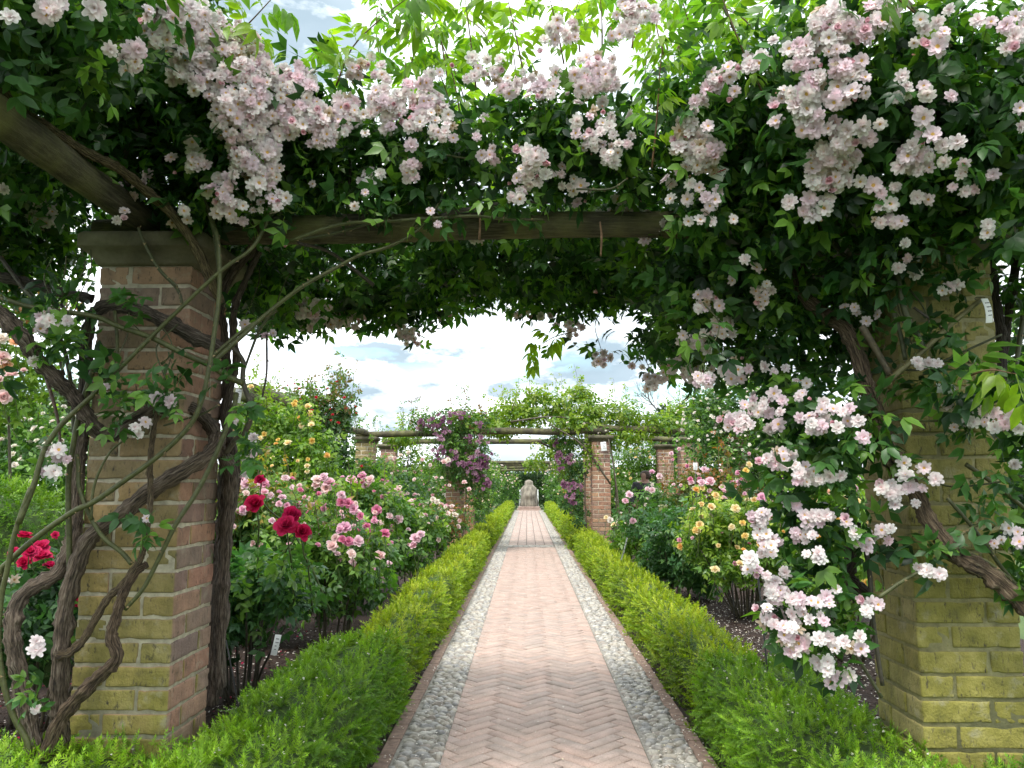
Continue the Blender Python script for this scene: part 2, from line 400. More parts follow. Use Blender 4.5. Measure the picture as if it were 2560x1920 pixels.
PINK = cab_set([((.82, .46, .62), (.74, .26, .44)), ((.87, .62, .72), (.80, .38, .52)), ((.78, .30, .48), (.68, .15, .32)), ((.88, .72, .78), (.82, .48, .58)), ((.82, .52, .68), (.74, .32, .50)), ((.86, .66, .76), (.78, .42, .56))], 200)
PALEPINK = cab_set([((.90, .70, .72), (.85, .50, .52)), ((.93, .80, .80), (.88, .60, .60)), ((.92, .86, .82), (.88, .70, .62))], 210)
CRIMSON = cab_set([((.66, .016, .11), (.44, .006, .05)), ((.58, .014, .11), (.36, .005, .055)), ((.72, .03, .15), (.48, .010, .08))], 220)
YELLOW = cab_set([((.90, .70, .24), (.86, .52, .10)), ((.91, .76, .42), (.88, .56, .20)), ((.88, .60, .22), (.84, .42, .08)), ((.92, .82, .56), (.90, .66, .30))], 230)
APRICOT = cab_set([((.90, .60, .38), (.86, .38, .18)), ((.92, .70, .56), (.88, .46, .30)), ((.84, .34, .20), (.78, .16, .08))], 240)
WHITE = cab_set([((.92, .90, .86), (.88, .80, .66)), ((.90, .86, .84), (.86, .72, .66))], 250)
F_WHITE = cab_set([((.92, .90, .87), (.90, .84, .74)), ((.90, .84, .83), (.88, .72, .70))], 260, CAB_FAR, 1)
F_PURPLE = cab_set([((.25, .08, .19), (.60, .42, .52)), ((.18, .05, .14), (.42, .24, .36)), ((.34, .15, .27), (.7, .55, .62))], 270, CAB_FAR, 1)
F_PINK = cab_set([((.88, .56, .64), (.80, .30, .42)), ((.90, .72, .74), (.84, .5, .54))], 280, CAB_FAR, 1)
F_PEACH = cab_set([((.92, .70, .56), (.88, .46, .30)), ((.92, .80, .70), (.88, .56, .42)), ((.88, .52, .36), (.8, .3, .16))], 290, CAB_FAR, 1)
F_RED = cab_set([((.60, .02, .05), (.4, .01, .03))], 300, CAB_FAR, 1)
F_YELLOW = cab_set([((.90, .70, .22), (.86, .50, .08)), ((.92, .80, .44), (.88, .56, .2))], 310, CAB_FAR, 1)
_tpl_mesh = {}
def tpl_mesh(t, name, mat):
    k = (id(t), mat.name)
    if k not in _tpl_mesh:
        me = mesh_np(name, t.V, [t.T], t.C, True); me.materials.append(mat); _tpl_mesh[k] = me
    return _tpl_mesh[k]

def tube(pts, rad, sides=8, seg=8, wob=0.0, seed=0, cap=True):
    """Catmull-Rom tube; returns V, tris, uvw."""
    p = np.asarray(pts, float); r = np.broadcast_to(np.asarray(rad, float), (len(p),))
    q = np.concatenate([[2 * p[0] - p[1]], p, [2 * p[-1] - p[-2]]]); C, Rd = [], []
    for i in range(len(p) - 1):
        for k in range(seg):
            t = k / seg; a, b, c, d = q[i], q[i + 1], q[i + 2], q[i + 3]
            C.append(.5 * ((2 * b) + (-a + c) * t + (2 * a - 5 * b + 4 * c - d) * t * t + (-a + 3 * b - 3 * c + d) * t ** 3)); Rd.append(r[i] * (1 - t) + r[i + 1] * t)
    C.append(p[-1]); Rd.append(r[-1]); C = np.array(C); Rd = np.array(Rd); n = len(C)
    tg = nrm(np.gradient(C, axis=0)); ref = np.array([0, 0, 1.0]) if abs(tg[0, 2]) < .9 else np.array([1.0, 0, 0])
    u = nrm(np.cross(tg[0], ref)); U = []
    for i in range(n):
        u = u - tg[i] * np.dot(u, tg[i]); u = u / max(np.linalg.norm(u), 1e-9); U.append(u)
    U = np.array(U); W = np.cross(tg, U)
    a = np.arange(sides) * 2 * math.pi / sides
    rr = Rd[:, None] * np.ones((1, sides))
    if wob:
        g = np.random.default_rng(seed)
        lob = 1 + wob * (np.sin(3 * a + g.uniform(0, 6))[None] * .6 + g.normal(size=(1, sides)) * .5)
        rr = rr * lob * (1 + wob * .5 * g.normal(size=(n, sides))) * (1 + wob * .5 * np.sin(np.arange(n) * .9 + g.uniform(0, 6)))[:, None]
    if wob > .1:
        for _ in range(max(2, n // 14)):
            i0 = g.integers(n); a0 = g.uniform(0, 6.28); rr = rr * (1 + .42 * np.exp(-((np.arange(n) - i0) / 1.6) ** 2)[:, None] * np.clip(np.cos(a - a0), 0, 1)[None])
    V = C[:, None] + rr[..., None] * (np.cos(a)[None, :, None] * U[:, None] + np.sin(a)[None, :, None] * W[:, None])
    s = np.concatenate([[0], np.cumsum(np.linalg.norm(np.diff(C, axis=0), axis=1))])
    uvw = np.stack([np.broadcast_to(np.cos(a) * 1.0, (n, sides)), np.broadcast_to(np.sin(a) * 1.0, (n, sides)), np.broadcast_to((s / max(Rd.mean(), 1e-4))[:, None], (n, sides))], -1)
    V = V.reshape(-1, 3); uvw = uvw.reshape(-1, 3); T = []
    i0 = (np.arange(n - 1)[:, None] * sides + np.arange(sides)[None]).ravel(); j = (np.arange(n - 1)[:, None] * sides + (np.arange(sides)[None] + 1) % sides).ravel()
    T = np.concatenate([np.stack([i0, j, j + sides], 1), np.stack([i0, j + sides, i0 + sides], 1)])
    if cap:
        V = np.concatenate([V, [C[0], C[-1]]]); uvw = np.concatenate([uvw, uvw[[0, -1]]]); b = n * sides
        e = np.arange(sides); f = (e + 1) % sides
        T = np.concatenate([T, np.stack([np.full(sides, b), f, e], 1), np.stack([np.full(sides, b + 1), (n - 1) * sides + e, (n - 1) * sides + f], 1)])
    return V, T, uvw
def tube_obj(name, pts, rad, mat, parent, col=(1, 1, 1), sides=8, seg=8, wob=0.0, seed=0, **k):
    V, T, uvw = tube(pts, rad, sides, seg, wob, seed)
    me = mesh_np(name, V, [T], np.broadcast_to(np.asarray(col, float), (len(V), 3)), True)
    at = me.attributes.new('uvw', 'FLOAT_VECTOR', 'POINT'); at.data.foreach_set('vector', uvw.astype(np.float32).ravel())
    return link(name, me, parent, mat, **k)
def box_arrays(cx, cy, cz, sx, sy, sz):
    V = np.array([(x, y, z) for z in (-.5, .5) for y in (-.5, .5) for x in (-.5, .5)]) * [sx, sy, sz] + [cx, cy, cz]
    Fq = np.array([(0, 2, 3, 1), (4, 5, 7, 6), (0, 1, 5, 4), (2, 6, 7, 3), (0, 4, 6, 2), (1, 3, 7, 5)])
    return V, Fq
def bevel_box(sx, sy, sz, b=.004, jit=0.0, seed=0):
    """Box with chamfered edges, 44 triangles."""
    import bmesh
    bm = bmesh.new(); bmesh.ops.create_cube(bm, size=1.0)
    g = random.Random(seed)
    for v in bm.verts:
        v.co = Vector((v.co.x * sx + g.uniform(-jit, jit), v.co.y * sy + g.uniform(-jit, jit), v.co.z * sz + g.uniform(-jit, jit)))
    bmesh.ops.bevel(bm, geom=list(bm.edges), offset=b, segments=1, affect='EDGES', profile=.7)
    me = bpy.data.meshes.new('bevel'); bm.to_mesh(me); bm.free(); return me

# ------------------------------------------------------------------ ground, beds, path
PX0, PX1 = -0.385, 0.533           # paved strip
CB0, CB1 = -0.60, 0.748            # outer edges of the cobbles
ED0, ED1 = -0.672, 0.820           # outer edges of the brick edging
def sheet(name, x0, x1, y0, y1, z, mat, nx=1, ny=1, amp=0.0, **k):
    xs = np.linspace(x0, x1, nx + 1); ys = np.linspace(y0, y1, ny + 1); X, Y = np.meshgrid(xs, ys)
    Z = np.full_like(X, z)
    if amp: Z = Z + amp * (np.sin(X * 5 + np.sin(Y * 3)) * .4 + rng.normal(size=X.shape) * .35)
    V = np.stack([X, Y, Z], -1).reshape(-1, 3); i = (np.arange(ny)[:, None] * (nx + 1) + np.arange(nx)[None]).ravel()
    Fq = np.stack([i, i + 1, i + nx + 2, i + nx + 1], 1)
    return link(name, mesh_np(name, V, [Fq], None, bool(amp)), None, mat, kind='structure', **k)
m, nt, b = new_mat('lawn'); pos = wpos(nt)
nt.links.new(ramp(nt, noise(nt, 1.2, 8, pos), [(.3, (.045, .085, .02)), (.7, (.09, .14, .035))]), b.inputs['Base Color']); b.inputs['Roughness'].default_value = .9
sheet('ground', -400, 400, -60, 900, -0.07, m, label='grassy garden ground beyond the rose beds')
m, nt, b = new_mat('mulch'); pos = wpos(nt)
mv = noise(nt, 55, 8, pos, .7); mv2 = noise(nt, 6, 5, pos)
c = ramp(nt, mv, [(.3, (.018, .011, .008)), (.52, (.055, .034, .026)), (.75, (.13, .085, .065))])
nt.links.new(mixc(nt, 1.0, c, ramp(nt, mv2, [(.3, (.7,) * 3), (.7, (1.25,) * 3)]), 'MULTIPLY'), b.inputs['Base Color']); b.inputs['Roughness'].default_value = .95
bump(nt, b, mv, 1.0, .03)
sheet('flower_bed', -3.9, ED0 - .001, -1, 38, -0.012, m, 20, 140, .016, label='dark mulched rose bed along one side of the brick path')
sheet('flower_bed', ED1 + .001, 3.9, -1, 38, -0.012, m, 20, 140, .016, label='dark mulched rose bed with fallen white petals')

m, nt, b = new_mat('joint_sand'); pos = wpos(nt)
nt.links.new(ramp(nt, noise(nt, 90, 6, pos), [(.3, (.11, .095, .08)), (.7, (.24, .21, .18))]), b.inputs['Base Color']); b.inputs['Roughness'].default_value = .95
M_SAND = m
path = sheet('path', PX0, PX1, 1.2, 37, -0.009, M_SAND, label='straight brick path laid in herringbone between low hedges')
m, nt, b = new_mat('paver'); pos = wpos(nt)
a = N(nt, 'ShaderNodeAttribute', attribute_name='Col')
f1 = noise(nt, 260, 3, pos, .7); f2 = noise(nt, 9, 5, pos); f3 = noise(nt, 1.3, 3, pos)
c = mixc(nt, 1.0, a.outputs['Color'], ramp(nt, obj_rand(nt), [(0, (.93, .94, .95)), (.5, (1, 1, 1)), (1, (1.07, 1.04, 1.02))]), 'MULTIPLY')
c = mixc(nt, 1.0, c, ramp(nt, f1, [(.32, (.45, .43, .42)), (.5, (1, 1, 1)), (.7, (1.3, 1.28, 1.25))]), 'MULTIPLY')
c = mixc(nt, 1.0, c, ramp(nt, f2, [(.3, (.8, .82, .8)), (.7, (1.15, 1.13, 1.12))]), 'MULTIPLY')
c = mixc(nt, mth(nt, 'MULTIPLY', mth(nt, 'SUBTRACT', f3, .5), 1.2, True), c, (.36, .30, .25))
nt.links.new(c, b.inputs['Base Color']); b.inputs['Roughness'].default_value = .85; bump(nt, b, f1, .3, .002)
M_PAVER = m

def clip_poly(poly, x0, x1):
    def cut(pl, x, keep_less):
        out = []
        for i in range(len(pl)):
            p, q = pl[i], pl[(i + 1) % len(pl)]
            pi = (p[0] <= x) if keep_less else (p[0] >= x); qi = (q[0] <= x) if keep_less else (q[0] >= x)
            if pi: out.append(p)
            if pi != qi:
                t = (x - p[0]) / (q[0] - p[0]); out.append((x, p[1] + t * (q[1] - p[1])))
        return out
    pl = cut(poly, x1, True)
    return cut(pl, x0, False) if len(pl) > 2 else []
def slab(poly, z=0.0, depth=.02, bev=.0028):
    """Flat paving piece with a chamfered upper edge."""
    pl = np.array(poly); c = pl.mean(0); n = len(pl)
    d = pl - c; ins = c + d * (1 - bev * 1.6 / np.maximum(np.linalg.norm(d, axis=1, keepdims=True), .01))
    V = np.concatenate([np.c_[ins, np.full(n, z)], np.c_[pl, np.full(n, z - bev)], np.c_[pl, np.full(n, z - depth)]])
    T = [(0, i, i + 1) for i in range(1, n - 1)]
    for i in range(n):
        j = (i + 1) % n
        T += [(i, n + i, n + j), (i, n + j, j), (n + i, 2 * n + i, 2 * n + j), (n + i, 2 * n + j, n + j)]
    return V, np.array(T)
Lp, Wp, gp = .218, .069, .0042
s2 = math.sqrt(.5); pav = []
for jcol in range(-6, 8):
    for i in range(-40, 330):
        for kind in (0, 1):
            if kind == 0: x0, x1, y0, y1 = i * Wp, i * Wp + Lp, i * Wp, (i + 1) * Wp
            else: x0, x1, y0, y1 = i * Wp + Lp, (i + 1) * Wp + Lp, (i + 1) * Wp - Lp, (i + 1) * Wp
            ox, oy = jcol * Lp, -jcol * Lp
            x0 += ox + gp / 2; x1 += ox - gp / 2; y0 += oy + gp / 2; y1 += oy - gp / 2
            poly = [((x - y) * s2, (x + y) * s2 + 1.0) for x, y in ((x0, y0), (x1, y0), (x1, y1), (x0, y1))]
            ys = [p[1] for p in poly]; xs = [p[0] for p in poly]
            if max(ys) < 2.2 or max(ys) > 15.25 or max(xs) < PX0 or min(xs) > PX1: continue
            full = min(xs) >= PX0 and max(xs) <= PX1
            pl = poly if full else clip_poly(poly, PX0 + .002, PX1 - .002)
            if len(pl) < 3: continue
            q = np.array(pl)
            if (q[:, 0].max() - q[:, 0].min()) < .015: continue
            pav.append((q[:, 1].mean(), kind if full else 2, q))
pav.sort(key=lambda t: (t[0] < 3.36, t[0]))
PCOLS = np.array([(.45, .335, .285), (.44, .32, .27), (.46, .345, .295), (.42, .325, .28), (.455, .345, .295), (.43, .335, .29)])
acc = Acc(); fullme = {}
for idx, (ym, kind, q) in enumerate(pav):
    c = q.mean(0); col = PCOLS[rng.choice(6, p=[.24, .22, .2, .14, .16, .04])]; zj = rng.normal() * .0012
    if idx < 300:
        key = (kind, int(rng.integers(6)))
        if kind == 2 or key not in fullme:
            V, T = slab(q - c)
            me = mesh_np('paver', V, [T], np.broadcast_to(PCOLS[key[1]], (len(V), 3))); me.materials.append(M_PAVER)
            if kind != 2: fullme[key] = me
        else: me = fullme[key]
        M = rotx(rng.normal() * .006) @ roty(rng.normal() * .006)
        place_piece('paver', me, (c[0], c[1], zj), M, 1.0, path)
    else:
        V, T = slab(q); V = V + [0, 0, zj]; acc.raw(V, T, col)
# a band of setts across the path, then square pavers laid in a grid up to the statue
yy = 15.3
while yy < 15.7:
    xx = PX0 + .004
    while xx < PX1 - .05:
        w = rng.uniform(.09, .12); x2 = min(xx + w, PX1 - .004)
        V, T = slab([(xx, yy), (x2 - .01, yy), (x2 - .01, yy + .095), (xx, yy + .095)], .002); acc.raw(V, T, np.array((.40, .38, .35)) * rng.uniform(.8, 1.15)); xx = x2
    yy += .105
while yy < 36.6:
    for k in range(5):
        w = (PX1 - PX0) / 5; xa = PX0 + k * w + .006; yb = yy + .2
        V, T = slab([(xa, yy), (xa + w - .014, yy), (xa + w - .014, yb), (xa, yb)], 0); acc.raw(V, T, PCOLS[rng.integers(6)] * rng.uniform(.9, 1.05) * [1.0, 1.02, 1.05])
    yy += .215
acc.build('far_pavers', M_PAVER, path, smooth=False, kind='stuff')

def dome(seed, nu=9, nv=3):
    g = np.random.default_rng(seed); V = [(0, 0, 1.0)]
    for i in range(1, nv + 1):
        t = i / nv * math.pi * .56
        for j in range(nu):
            a = 2 * math.pi * j / nu; V.append((math.sin(t) * math.cos(a), math.sin(t) * math.sin(a), math.cos(t)))
    V = np.array(V) * (1 + g.normal(size=(len(V), 1)) * .07); T = [(0, 1 + j, 1 + (j + 1) % nu) for j in range(nu)]
    for i in range(nv - 1):
        for j in range(nu):
            a, b2 = 1 + i * nu + j, 1 + i * nu + (j + 1) % nu; T += [(a, a + nu, b2 + nu), (a, b2 + nu, b2)]
    return Tpl(V, T)
DOMES = [dome(s) for s in range(6)]; DOMES_FAR = [dome(s, 6, 2) for s in range(3)]
m, nt, b = new_mat('cobble_mortar'); pos = wpos(nt)
nt.links.new(ramp(nt, noise(nt, 60, 6, pos), [(.3, (.19, .175, .145)), (.7, (.36, .335, .29))]), b.inputs['Base Color']); b.inputs['Roughness'].default_value = .95; bump(nt, b, noise(nt, 150, 4, pos), .6, .006)
M_CMORT = m
CCOL = np.array([(.40, .37, .32), (.35, .33, .30), (.45, .42, .36), (.31, .30, .285), (.41, .37, .31), (.49, .46, .41), (.34, .295, .25), (.36, .345, .32)])
def cobble_strip(x0, x1, label):
    st = sheet('cobble_strip', x0, x1, 1.2, 37, -.004, M_CMORT, 6, 200, .003, label=label)
    pcs = []; y = 2.3
    while y < 36.5:
        far = y > 15; rowh = .036 if not far else .06
        x = x0 + rng.uniform(-.0, .03)
        while x < x1 - .015:
            l = rng.uniform(.034, .078); xc = x + l / 2
            if xc + l * .45 > x1 + .01: l = max(.03, (x1 - x) * .95); xc = x + l / 2
            pcs.append((xc, y + rng.normal() * .006, l, rowh * rng.uniform(.72, 1.02), far)); x += l * 1.02 + .004
        y += rowh
    pcs.sort(key=lambda p: (p[1] < 3.35, p[1]))
    A = Acc(); mes = {}
    for i, (xc, y, l, w, far) in enumerate(pcs):
        ci = int(rng.integers(8)); d = int(rng.integers(6)); rz = rotz(rng.normal() * .28)
        if i < 300:
            if (d, ci) not in mes:
                me = mesh_np('cobble', DOMES[d].V, [DOMES[d].T], np.broadcast_to(CCOL[ci], (len(DOMES[d].V), 3)), True); me.materials.append(M_STONEPIECE); mes[(d, ci)] = me
            M = rz @ np.diag([l * .52, w * .56, rng.uniform(.010, .019)])
            place_piece('cobble', mes[(d, ci)], (xc, y, -.004), M, 1.0, st)
        else:
            M = rz @ np.diag([l * .52, w * .56, rng.uniform(.010, .018)])
            A.add((DOMES_FAR if far else DOMES)[d % 3], np.array([[xc, y, -.004]]), M[None], 1.0, CCOL[[ci]])
    A.build('far_cobbles', M_STONEPIECE, st, kind='stuff')
cobble_strip(CB0, PX0, 'strip of rounded grey cobbles edging the path by the pink roses')
cobble_strip(PX1, CB1, 'strip of rounded grey cobbles edging the path by the yellow roses')
M_EDGE = plain('edging_brick', (.25, .17, .13), .9, 30, .35, .4)
def edging(x0, x1, label):
    st = sheet('brick_edging', x0, x1, 1.2, 37, -.011, M_SAND, label=label)
    L = .222; me = [bevel_box(L - .008, abs(x1 - x0) - .006, .05, .004, .0015, s) for s in range(4)]
    for q in me: q.materials.append(M_EDGE)
    y = 2.4; i = 0
    while y < 36:
        place_piece('edging_brick', me[i % 4], ((x0 + x1) / 2, y, -.024 + rng.normal() * .0012), rotz(math.pi / 2 + rng.normal() * .012), 1.0, st); y += L; i += 1
edging(ED0, CB0, 'row of flat edging bricks below the hedge on the pink rose side')
edging(CB1, ED1, 'row of flat edging bricks below the hedge on the yellow rose side')

# ------------------------------------------------------------------ yew hedges
def sprig(pairs, nl, wid, seed):
    r = random.Random(seed); V, T, C = [(-.02, 0, 0), (.02, 0, 0), (0, 1, -.06)], [(0, 1, 2)], [(.6, .5, .4)] * 3
    for k in range(pairs):
        t = (k + .4) / pairs
        for s in (-1, 1):
            L = nl * (1 - .45 * t) * r.uniform(.8, 1.15); a = r.uniform(.75, 1.15) * (1 - .35 * t); up = r.uniform(-.1, .3)
            d = np.array([s * math.sin(a), math.cos(a), up]); p = np.array([0, t, -.06 * t * t]); o = np.array([0, wid, 0]); i = len(V)
            V += [tuple(p - o), tuple(p + o), tuple(p + d * L)]; T.append((i, i + 1, i + 2)); sh = .8 + .35 * t; C += [(sh * .9,) * 3, (sh * .9,) * 3, (sh * 1.1,) * 3]
    i = len(V); V += [(-.05, .92, -.05), (.05, .92, -.05), (0, 1.22, -.02)]; T.append((i, i + 1, i + 2)); C += [(1.25,) * 3] * 3
    return Tpl(V, T, C)
SPR_N = [sprig(6, .38, .06, s) for s in range(4)]; SPR_M = [sprig(4, .42, .09, 10 + s) for s in range(4)]; SPR_F = [sprig(2, .5, .16, 20 + s) for s in range(3)]
M_CORE = plain('hedge_inside', (.045, .085, .014), .95, 30, .5, .5)
def smooth_noise(p, s, seed=0):
    g = np.random.default_rng(seed); v = 0
    for k in range(5):
        d = nrm(g.normal(size=3)) * s * (1.0 + .7 * k); v = v + np.sin(p @ d + g.uniform(0, 6)) / (1 + .5 * k)
    return v / 2.2
def hedge(name, label, x0, x1, y0, y1, h, dens, size, tpls, dark, light, tip, tipamt, rot=0.0, piv=None, seed=1, petals=0, z0=-.02, core=.032, upright=.25, **kw):
    cx, cyy = (x0 + x1) / 2, (y0 + y1) / 2; a = (x1 - x0) / 2; Ly = y1 - y0
    root = empty(name, (cx, cyy, 0), label=label, cat='hedge', **kw)
    th = np.linspace(0, math.pi, 400); ex = .36
    prof = np.stack([a * np.sign(np.cos(th)) * np.abs(np.cos(th)) ** ex, h * np.abs(np.sin(th)) ** ex], 1)
    seg = np.linalg.norm(np.diff(prof, axis=0), axis=1); cum = np.concatenate([[0], np.cumsum(seg)]); per = cum[-1]
    n = int(per * Ly * dens * .80); s = rng.uniform(0, per, n); idx = np.searchsorted(cum, s).clip(1, 399)
    pr = prof[idx]; tg = prof[idx] - prof[idx - 1]; nn = nrm(np.stack([tg[:, 1], -tg[:, 0]], 1)); nn *= np.sign((nn * (pr - [0, h * .4])).sum(1, keepdims=True) + 1e-9)
    yv = rng.uniform(-Ly / 2, Ly / 2, n)
    pos = np.stack([pr[:, 0], yv, pr[:, 1]], 1); nor = np.stack([nn[:, 0], np.zeros(n), nn[:, 1]], 1)
    ne = int(2 * a * h * dens) * 2                                            # the two ends
    pe = np.stack([rng.uniform(-a, a, ne), np.where(np.arange(ne) % 2 == 0, -Ly / 2, Ly / 2), rng.uniform(0, h, ne)], 1)
    pos = np.concatenate([pos, pe]); nor = np.concatenate([nor, np.stack([np.zeros(ne), np.sign(pe[:, 1]), np.zeros(ne)], 1)])
    Rz = rotz(rot)
    def bulge(p): return .022 * smooth_noise(p + [cx, cyy, 0], 9, seed) + .03 * smooth_noise(p + [cx, cyy, 0], 3.0, seed + 1)
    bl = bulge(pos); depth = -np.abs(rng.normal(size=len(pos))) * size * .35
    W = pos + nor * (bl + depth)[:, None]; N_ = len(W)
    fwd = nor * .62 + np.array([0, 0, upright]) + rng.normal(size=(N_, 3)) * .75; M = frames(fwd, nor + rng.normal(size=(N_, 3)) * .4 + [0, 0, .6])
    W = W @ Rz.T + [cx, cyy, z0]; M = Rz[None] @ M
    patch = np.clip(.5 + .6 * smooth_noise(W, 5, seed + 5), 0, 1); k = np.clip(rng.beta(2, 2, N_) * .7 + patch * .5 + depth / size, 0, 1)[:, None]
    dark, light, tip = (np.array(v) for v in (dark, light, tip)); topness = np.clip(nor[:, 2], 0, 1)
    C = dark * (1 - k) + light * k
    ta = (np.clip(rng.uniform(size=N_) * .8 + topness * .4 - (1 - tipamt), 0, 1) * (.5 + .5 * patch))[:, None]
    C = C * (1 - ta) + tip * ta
    A = Acc(); ch = rng.integers(len(tpls), size=N_)
    for q, t in enumerate(tpls):
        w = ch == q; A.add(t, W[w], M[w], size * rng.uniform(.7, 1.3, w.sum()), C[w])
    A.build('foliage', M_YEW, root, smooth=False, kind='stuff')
    # woody inside
    ny = max(2, int(Ly / .12)); pts = prof[::16] * np.array([[(a - core) / a, (h - core) / h]]); npf = len(pts)
    G = np.array([[(p[0], -Ly / 2 + core + (Ly - 2 * core) * j / ny, p[1]) for p in pts] for j in range(ny + 1)]).reshape(-1, 3)
    G = G + nrm(G * [1, 0, 1]) * (bulge(G) * .8)[:, None]; G = G @ Rz.T + [cx, cyy, z0]
    i = (np.arange(ny)[:, None] * npf + np.arange(npf - 1)[None]).ravel(); Fq = np.stack([i, i + 1, i + npf + 1, i + npf], 1)
    e0 = np.arange(npf)[None]; link('inner_branches', mesh_np('inner_branches', G, [Fq, e0, e0 + ny * npf], None, True), root, M_CORE)
    if petals:
        w = np.where((nor[:, 2] > .5))[0]; w = rng.choice(w, min(petals, len(w)), False)
        B = Acc(); B.add(leaflet(1, .8, .1, .2, 0), W[w] + [0, 0, size * .45], frames(rng.normal(size=(len(w), 3)) * [1, 1, .3], np.array([0, 0, 1.]) + rng.normal(size=(len(w), 3)) * .5), rng.uniform(.008, .016, len(w)), np.broadcast_to((.88, .84, .83), (len(w), 3)))
        B.build('fallen_petals', M_PETAL, root, kind='stuff')
    return root
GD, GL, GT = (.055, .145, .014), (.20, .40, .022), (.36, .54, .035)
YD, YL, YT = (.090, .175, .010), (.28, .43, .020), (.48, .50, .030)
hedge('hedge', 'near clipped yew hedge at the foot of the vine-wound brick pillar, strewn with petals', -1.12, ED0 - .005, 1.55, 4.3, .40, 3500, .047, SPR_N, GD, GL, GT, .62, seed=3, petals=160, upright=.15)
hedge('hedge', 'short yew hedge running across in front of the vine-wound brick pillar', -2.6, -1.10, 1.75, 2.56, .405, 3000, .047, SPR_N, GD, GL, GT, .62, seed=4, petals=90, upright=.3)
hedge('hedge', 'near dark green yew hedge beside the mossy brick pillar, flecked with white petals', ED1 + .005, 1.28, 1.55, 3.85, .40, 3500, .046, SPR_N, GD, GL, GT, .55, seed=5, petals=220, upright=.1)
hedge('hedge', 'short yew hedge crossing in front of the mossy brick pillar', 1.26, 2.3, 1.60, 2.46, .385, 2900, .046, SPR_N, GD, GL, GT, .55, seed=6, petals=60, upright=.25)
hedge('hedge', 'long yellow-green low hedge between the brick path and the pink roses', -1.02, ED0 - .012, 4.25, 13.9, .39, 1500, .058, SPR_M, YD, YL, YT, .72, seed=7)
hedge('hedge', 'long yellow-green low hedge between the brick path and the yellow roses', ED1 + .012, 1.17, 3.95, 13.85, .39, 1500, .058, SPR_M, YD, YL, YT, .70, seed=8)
hedge('hedge', 'far low hedge beyond the pergola, on the purple rose side of the path', -1.02, ED0 - .012, 14.6, 36.2, .40, 560, .095, SPR_F, YD, YL, YT, .7, seed=9)
hedge('hedge', 'far low hedge beyond the pergola, on the red and orange rose side of the path', ED1 + .012, 1.17, 14.6, 36.2, .40, 560, .095, SPR_F, YD, YL, YT, .7, seed=10)
hedge('hedge', 'taller bright green clipped hedge behind the vine-wound pillar', -5.2, -2.98, 4.65, 5.35, 1.22, 900, .07, SPR_M, GD, (.17, .34, .02), (.30, .46, .03), .6, seed=11, core=.08)

# ------------------------------------------------------------------ brick pillars with stone caps
COURSE, NCOURSE, HALF = .0762, 26, .1640
BR = [bevel_box(.2150, .1025, .0655, .0045, .0016, s) for s in range(6)]
def worn_brick(seed):
    import bmesh
    from mathutils import noise as mn
    bm = bmesh.new(); bmesh.ops.create_cube(bm, size=1.0); g = random.Random(seed)
    for v in bm.verts: v.co = Vector((v.co.x * .215, v.co.y * .1025, v.co.z * .0655))
    bmesh.ops.bevel(bm, geom=list(bm.edges), offset=.005, segments=2, affect='EDGES', profile=.6)
    ed = [e for e in bm.edges if e.calc_length() > .05]; bmesh.ops.subdivide_edges(bm, edges=ed, cuts=5, use_grid_fill=True)
    off = Vector((g.uniform(0, 50), g.uniform(0, 50), g.uniform(0, 50)))
    for v in bm.verts:
        q = v.co * 28 + off; k = mn.noise(q) * .0016 + mn.noise(v.co * 9 + off) * .0018; d = v.co.normalized(); v.co += d * k
        if abs(v.co.z) > .027 and mn.noise(v.co * 40 + off * 2) > .28: v.co.z *= .90; v.co.y *= .985
        if abs(v.co.x) > .100 and mn.noise(v.co * 33 + off * 3) > .30: v.co.x *= .965
    me = bpy.data.meshes.new('brick'); bm.to_mesh(me); bm.free()
    for p_ in me.polygons: p_.use_smooth = True
    return me
BRN = [worn_brick(s) for s in range(9)]
def with_mat(me, mat):
    q = me.copy(); q.materials.append(mat); return q
_brm = {}
def bricks_of(mat):
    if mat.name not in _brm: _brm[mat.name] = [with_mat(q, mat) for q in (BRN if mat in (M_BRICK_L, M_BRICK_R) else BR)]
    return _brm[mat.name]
def cap_mesh(big):
    prof = [(.172, -.004), (.182, .006), (.186, .018), (.205, .038), (.222, .050), (.228, .056), (.228, .098), (.220, .106), (.10, .112)]
    V, Fq = [], []
    for w, z in prof:
        c = w * .08
        for x, y in ((-w + c, -w), (w - c, -w), (w, -w + c), (w, w - c), (w - c, w), (-w + c, w), (-w, w - c), (-w, -w + c)): V.append((x, y, z))
    for i in range(len(prof) - 1):
        for j in range(8): Fq.append((i * 8 + j, i * 8 + (j + 1) % 8, i * 8 + 8 + (j + 1) % 8, i * 8 + 8 + j))
    n = (len(prof) - 1) * 8
    me = mesh_np('capital', V, [np.array(Fq), np.array([[n + j for j in range(8)]]), np.array([[7 - j for j in range(8)]])]); me.materials.append(M_CAP); return me
CAPM = cap_mesh(1)
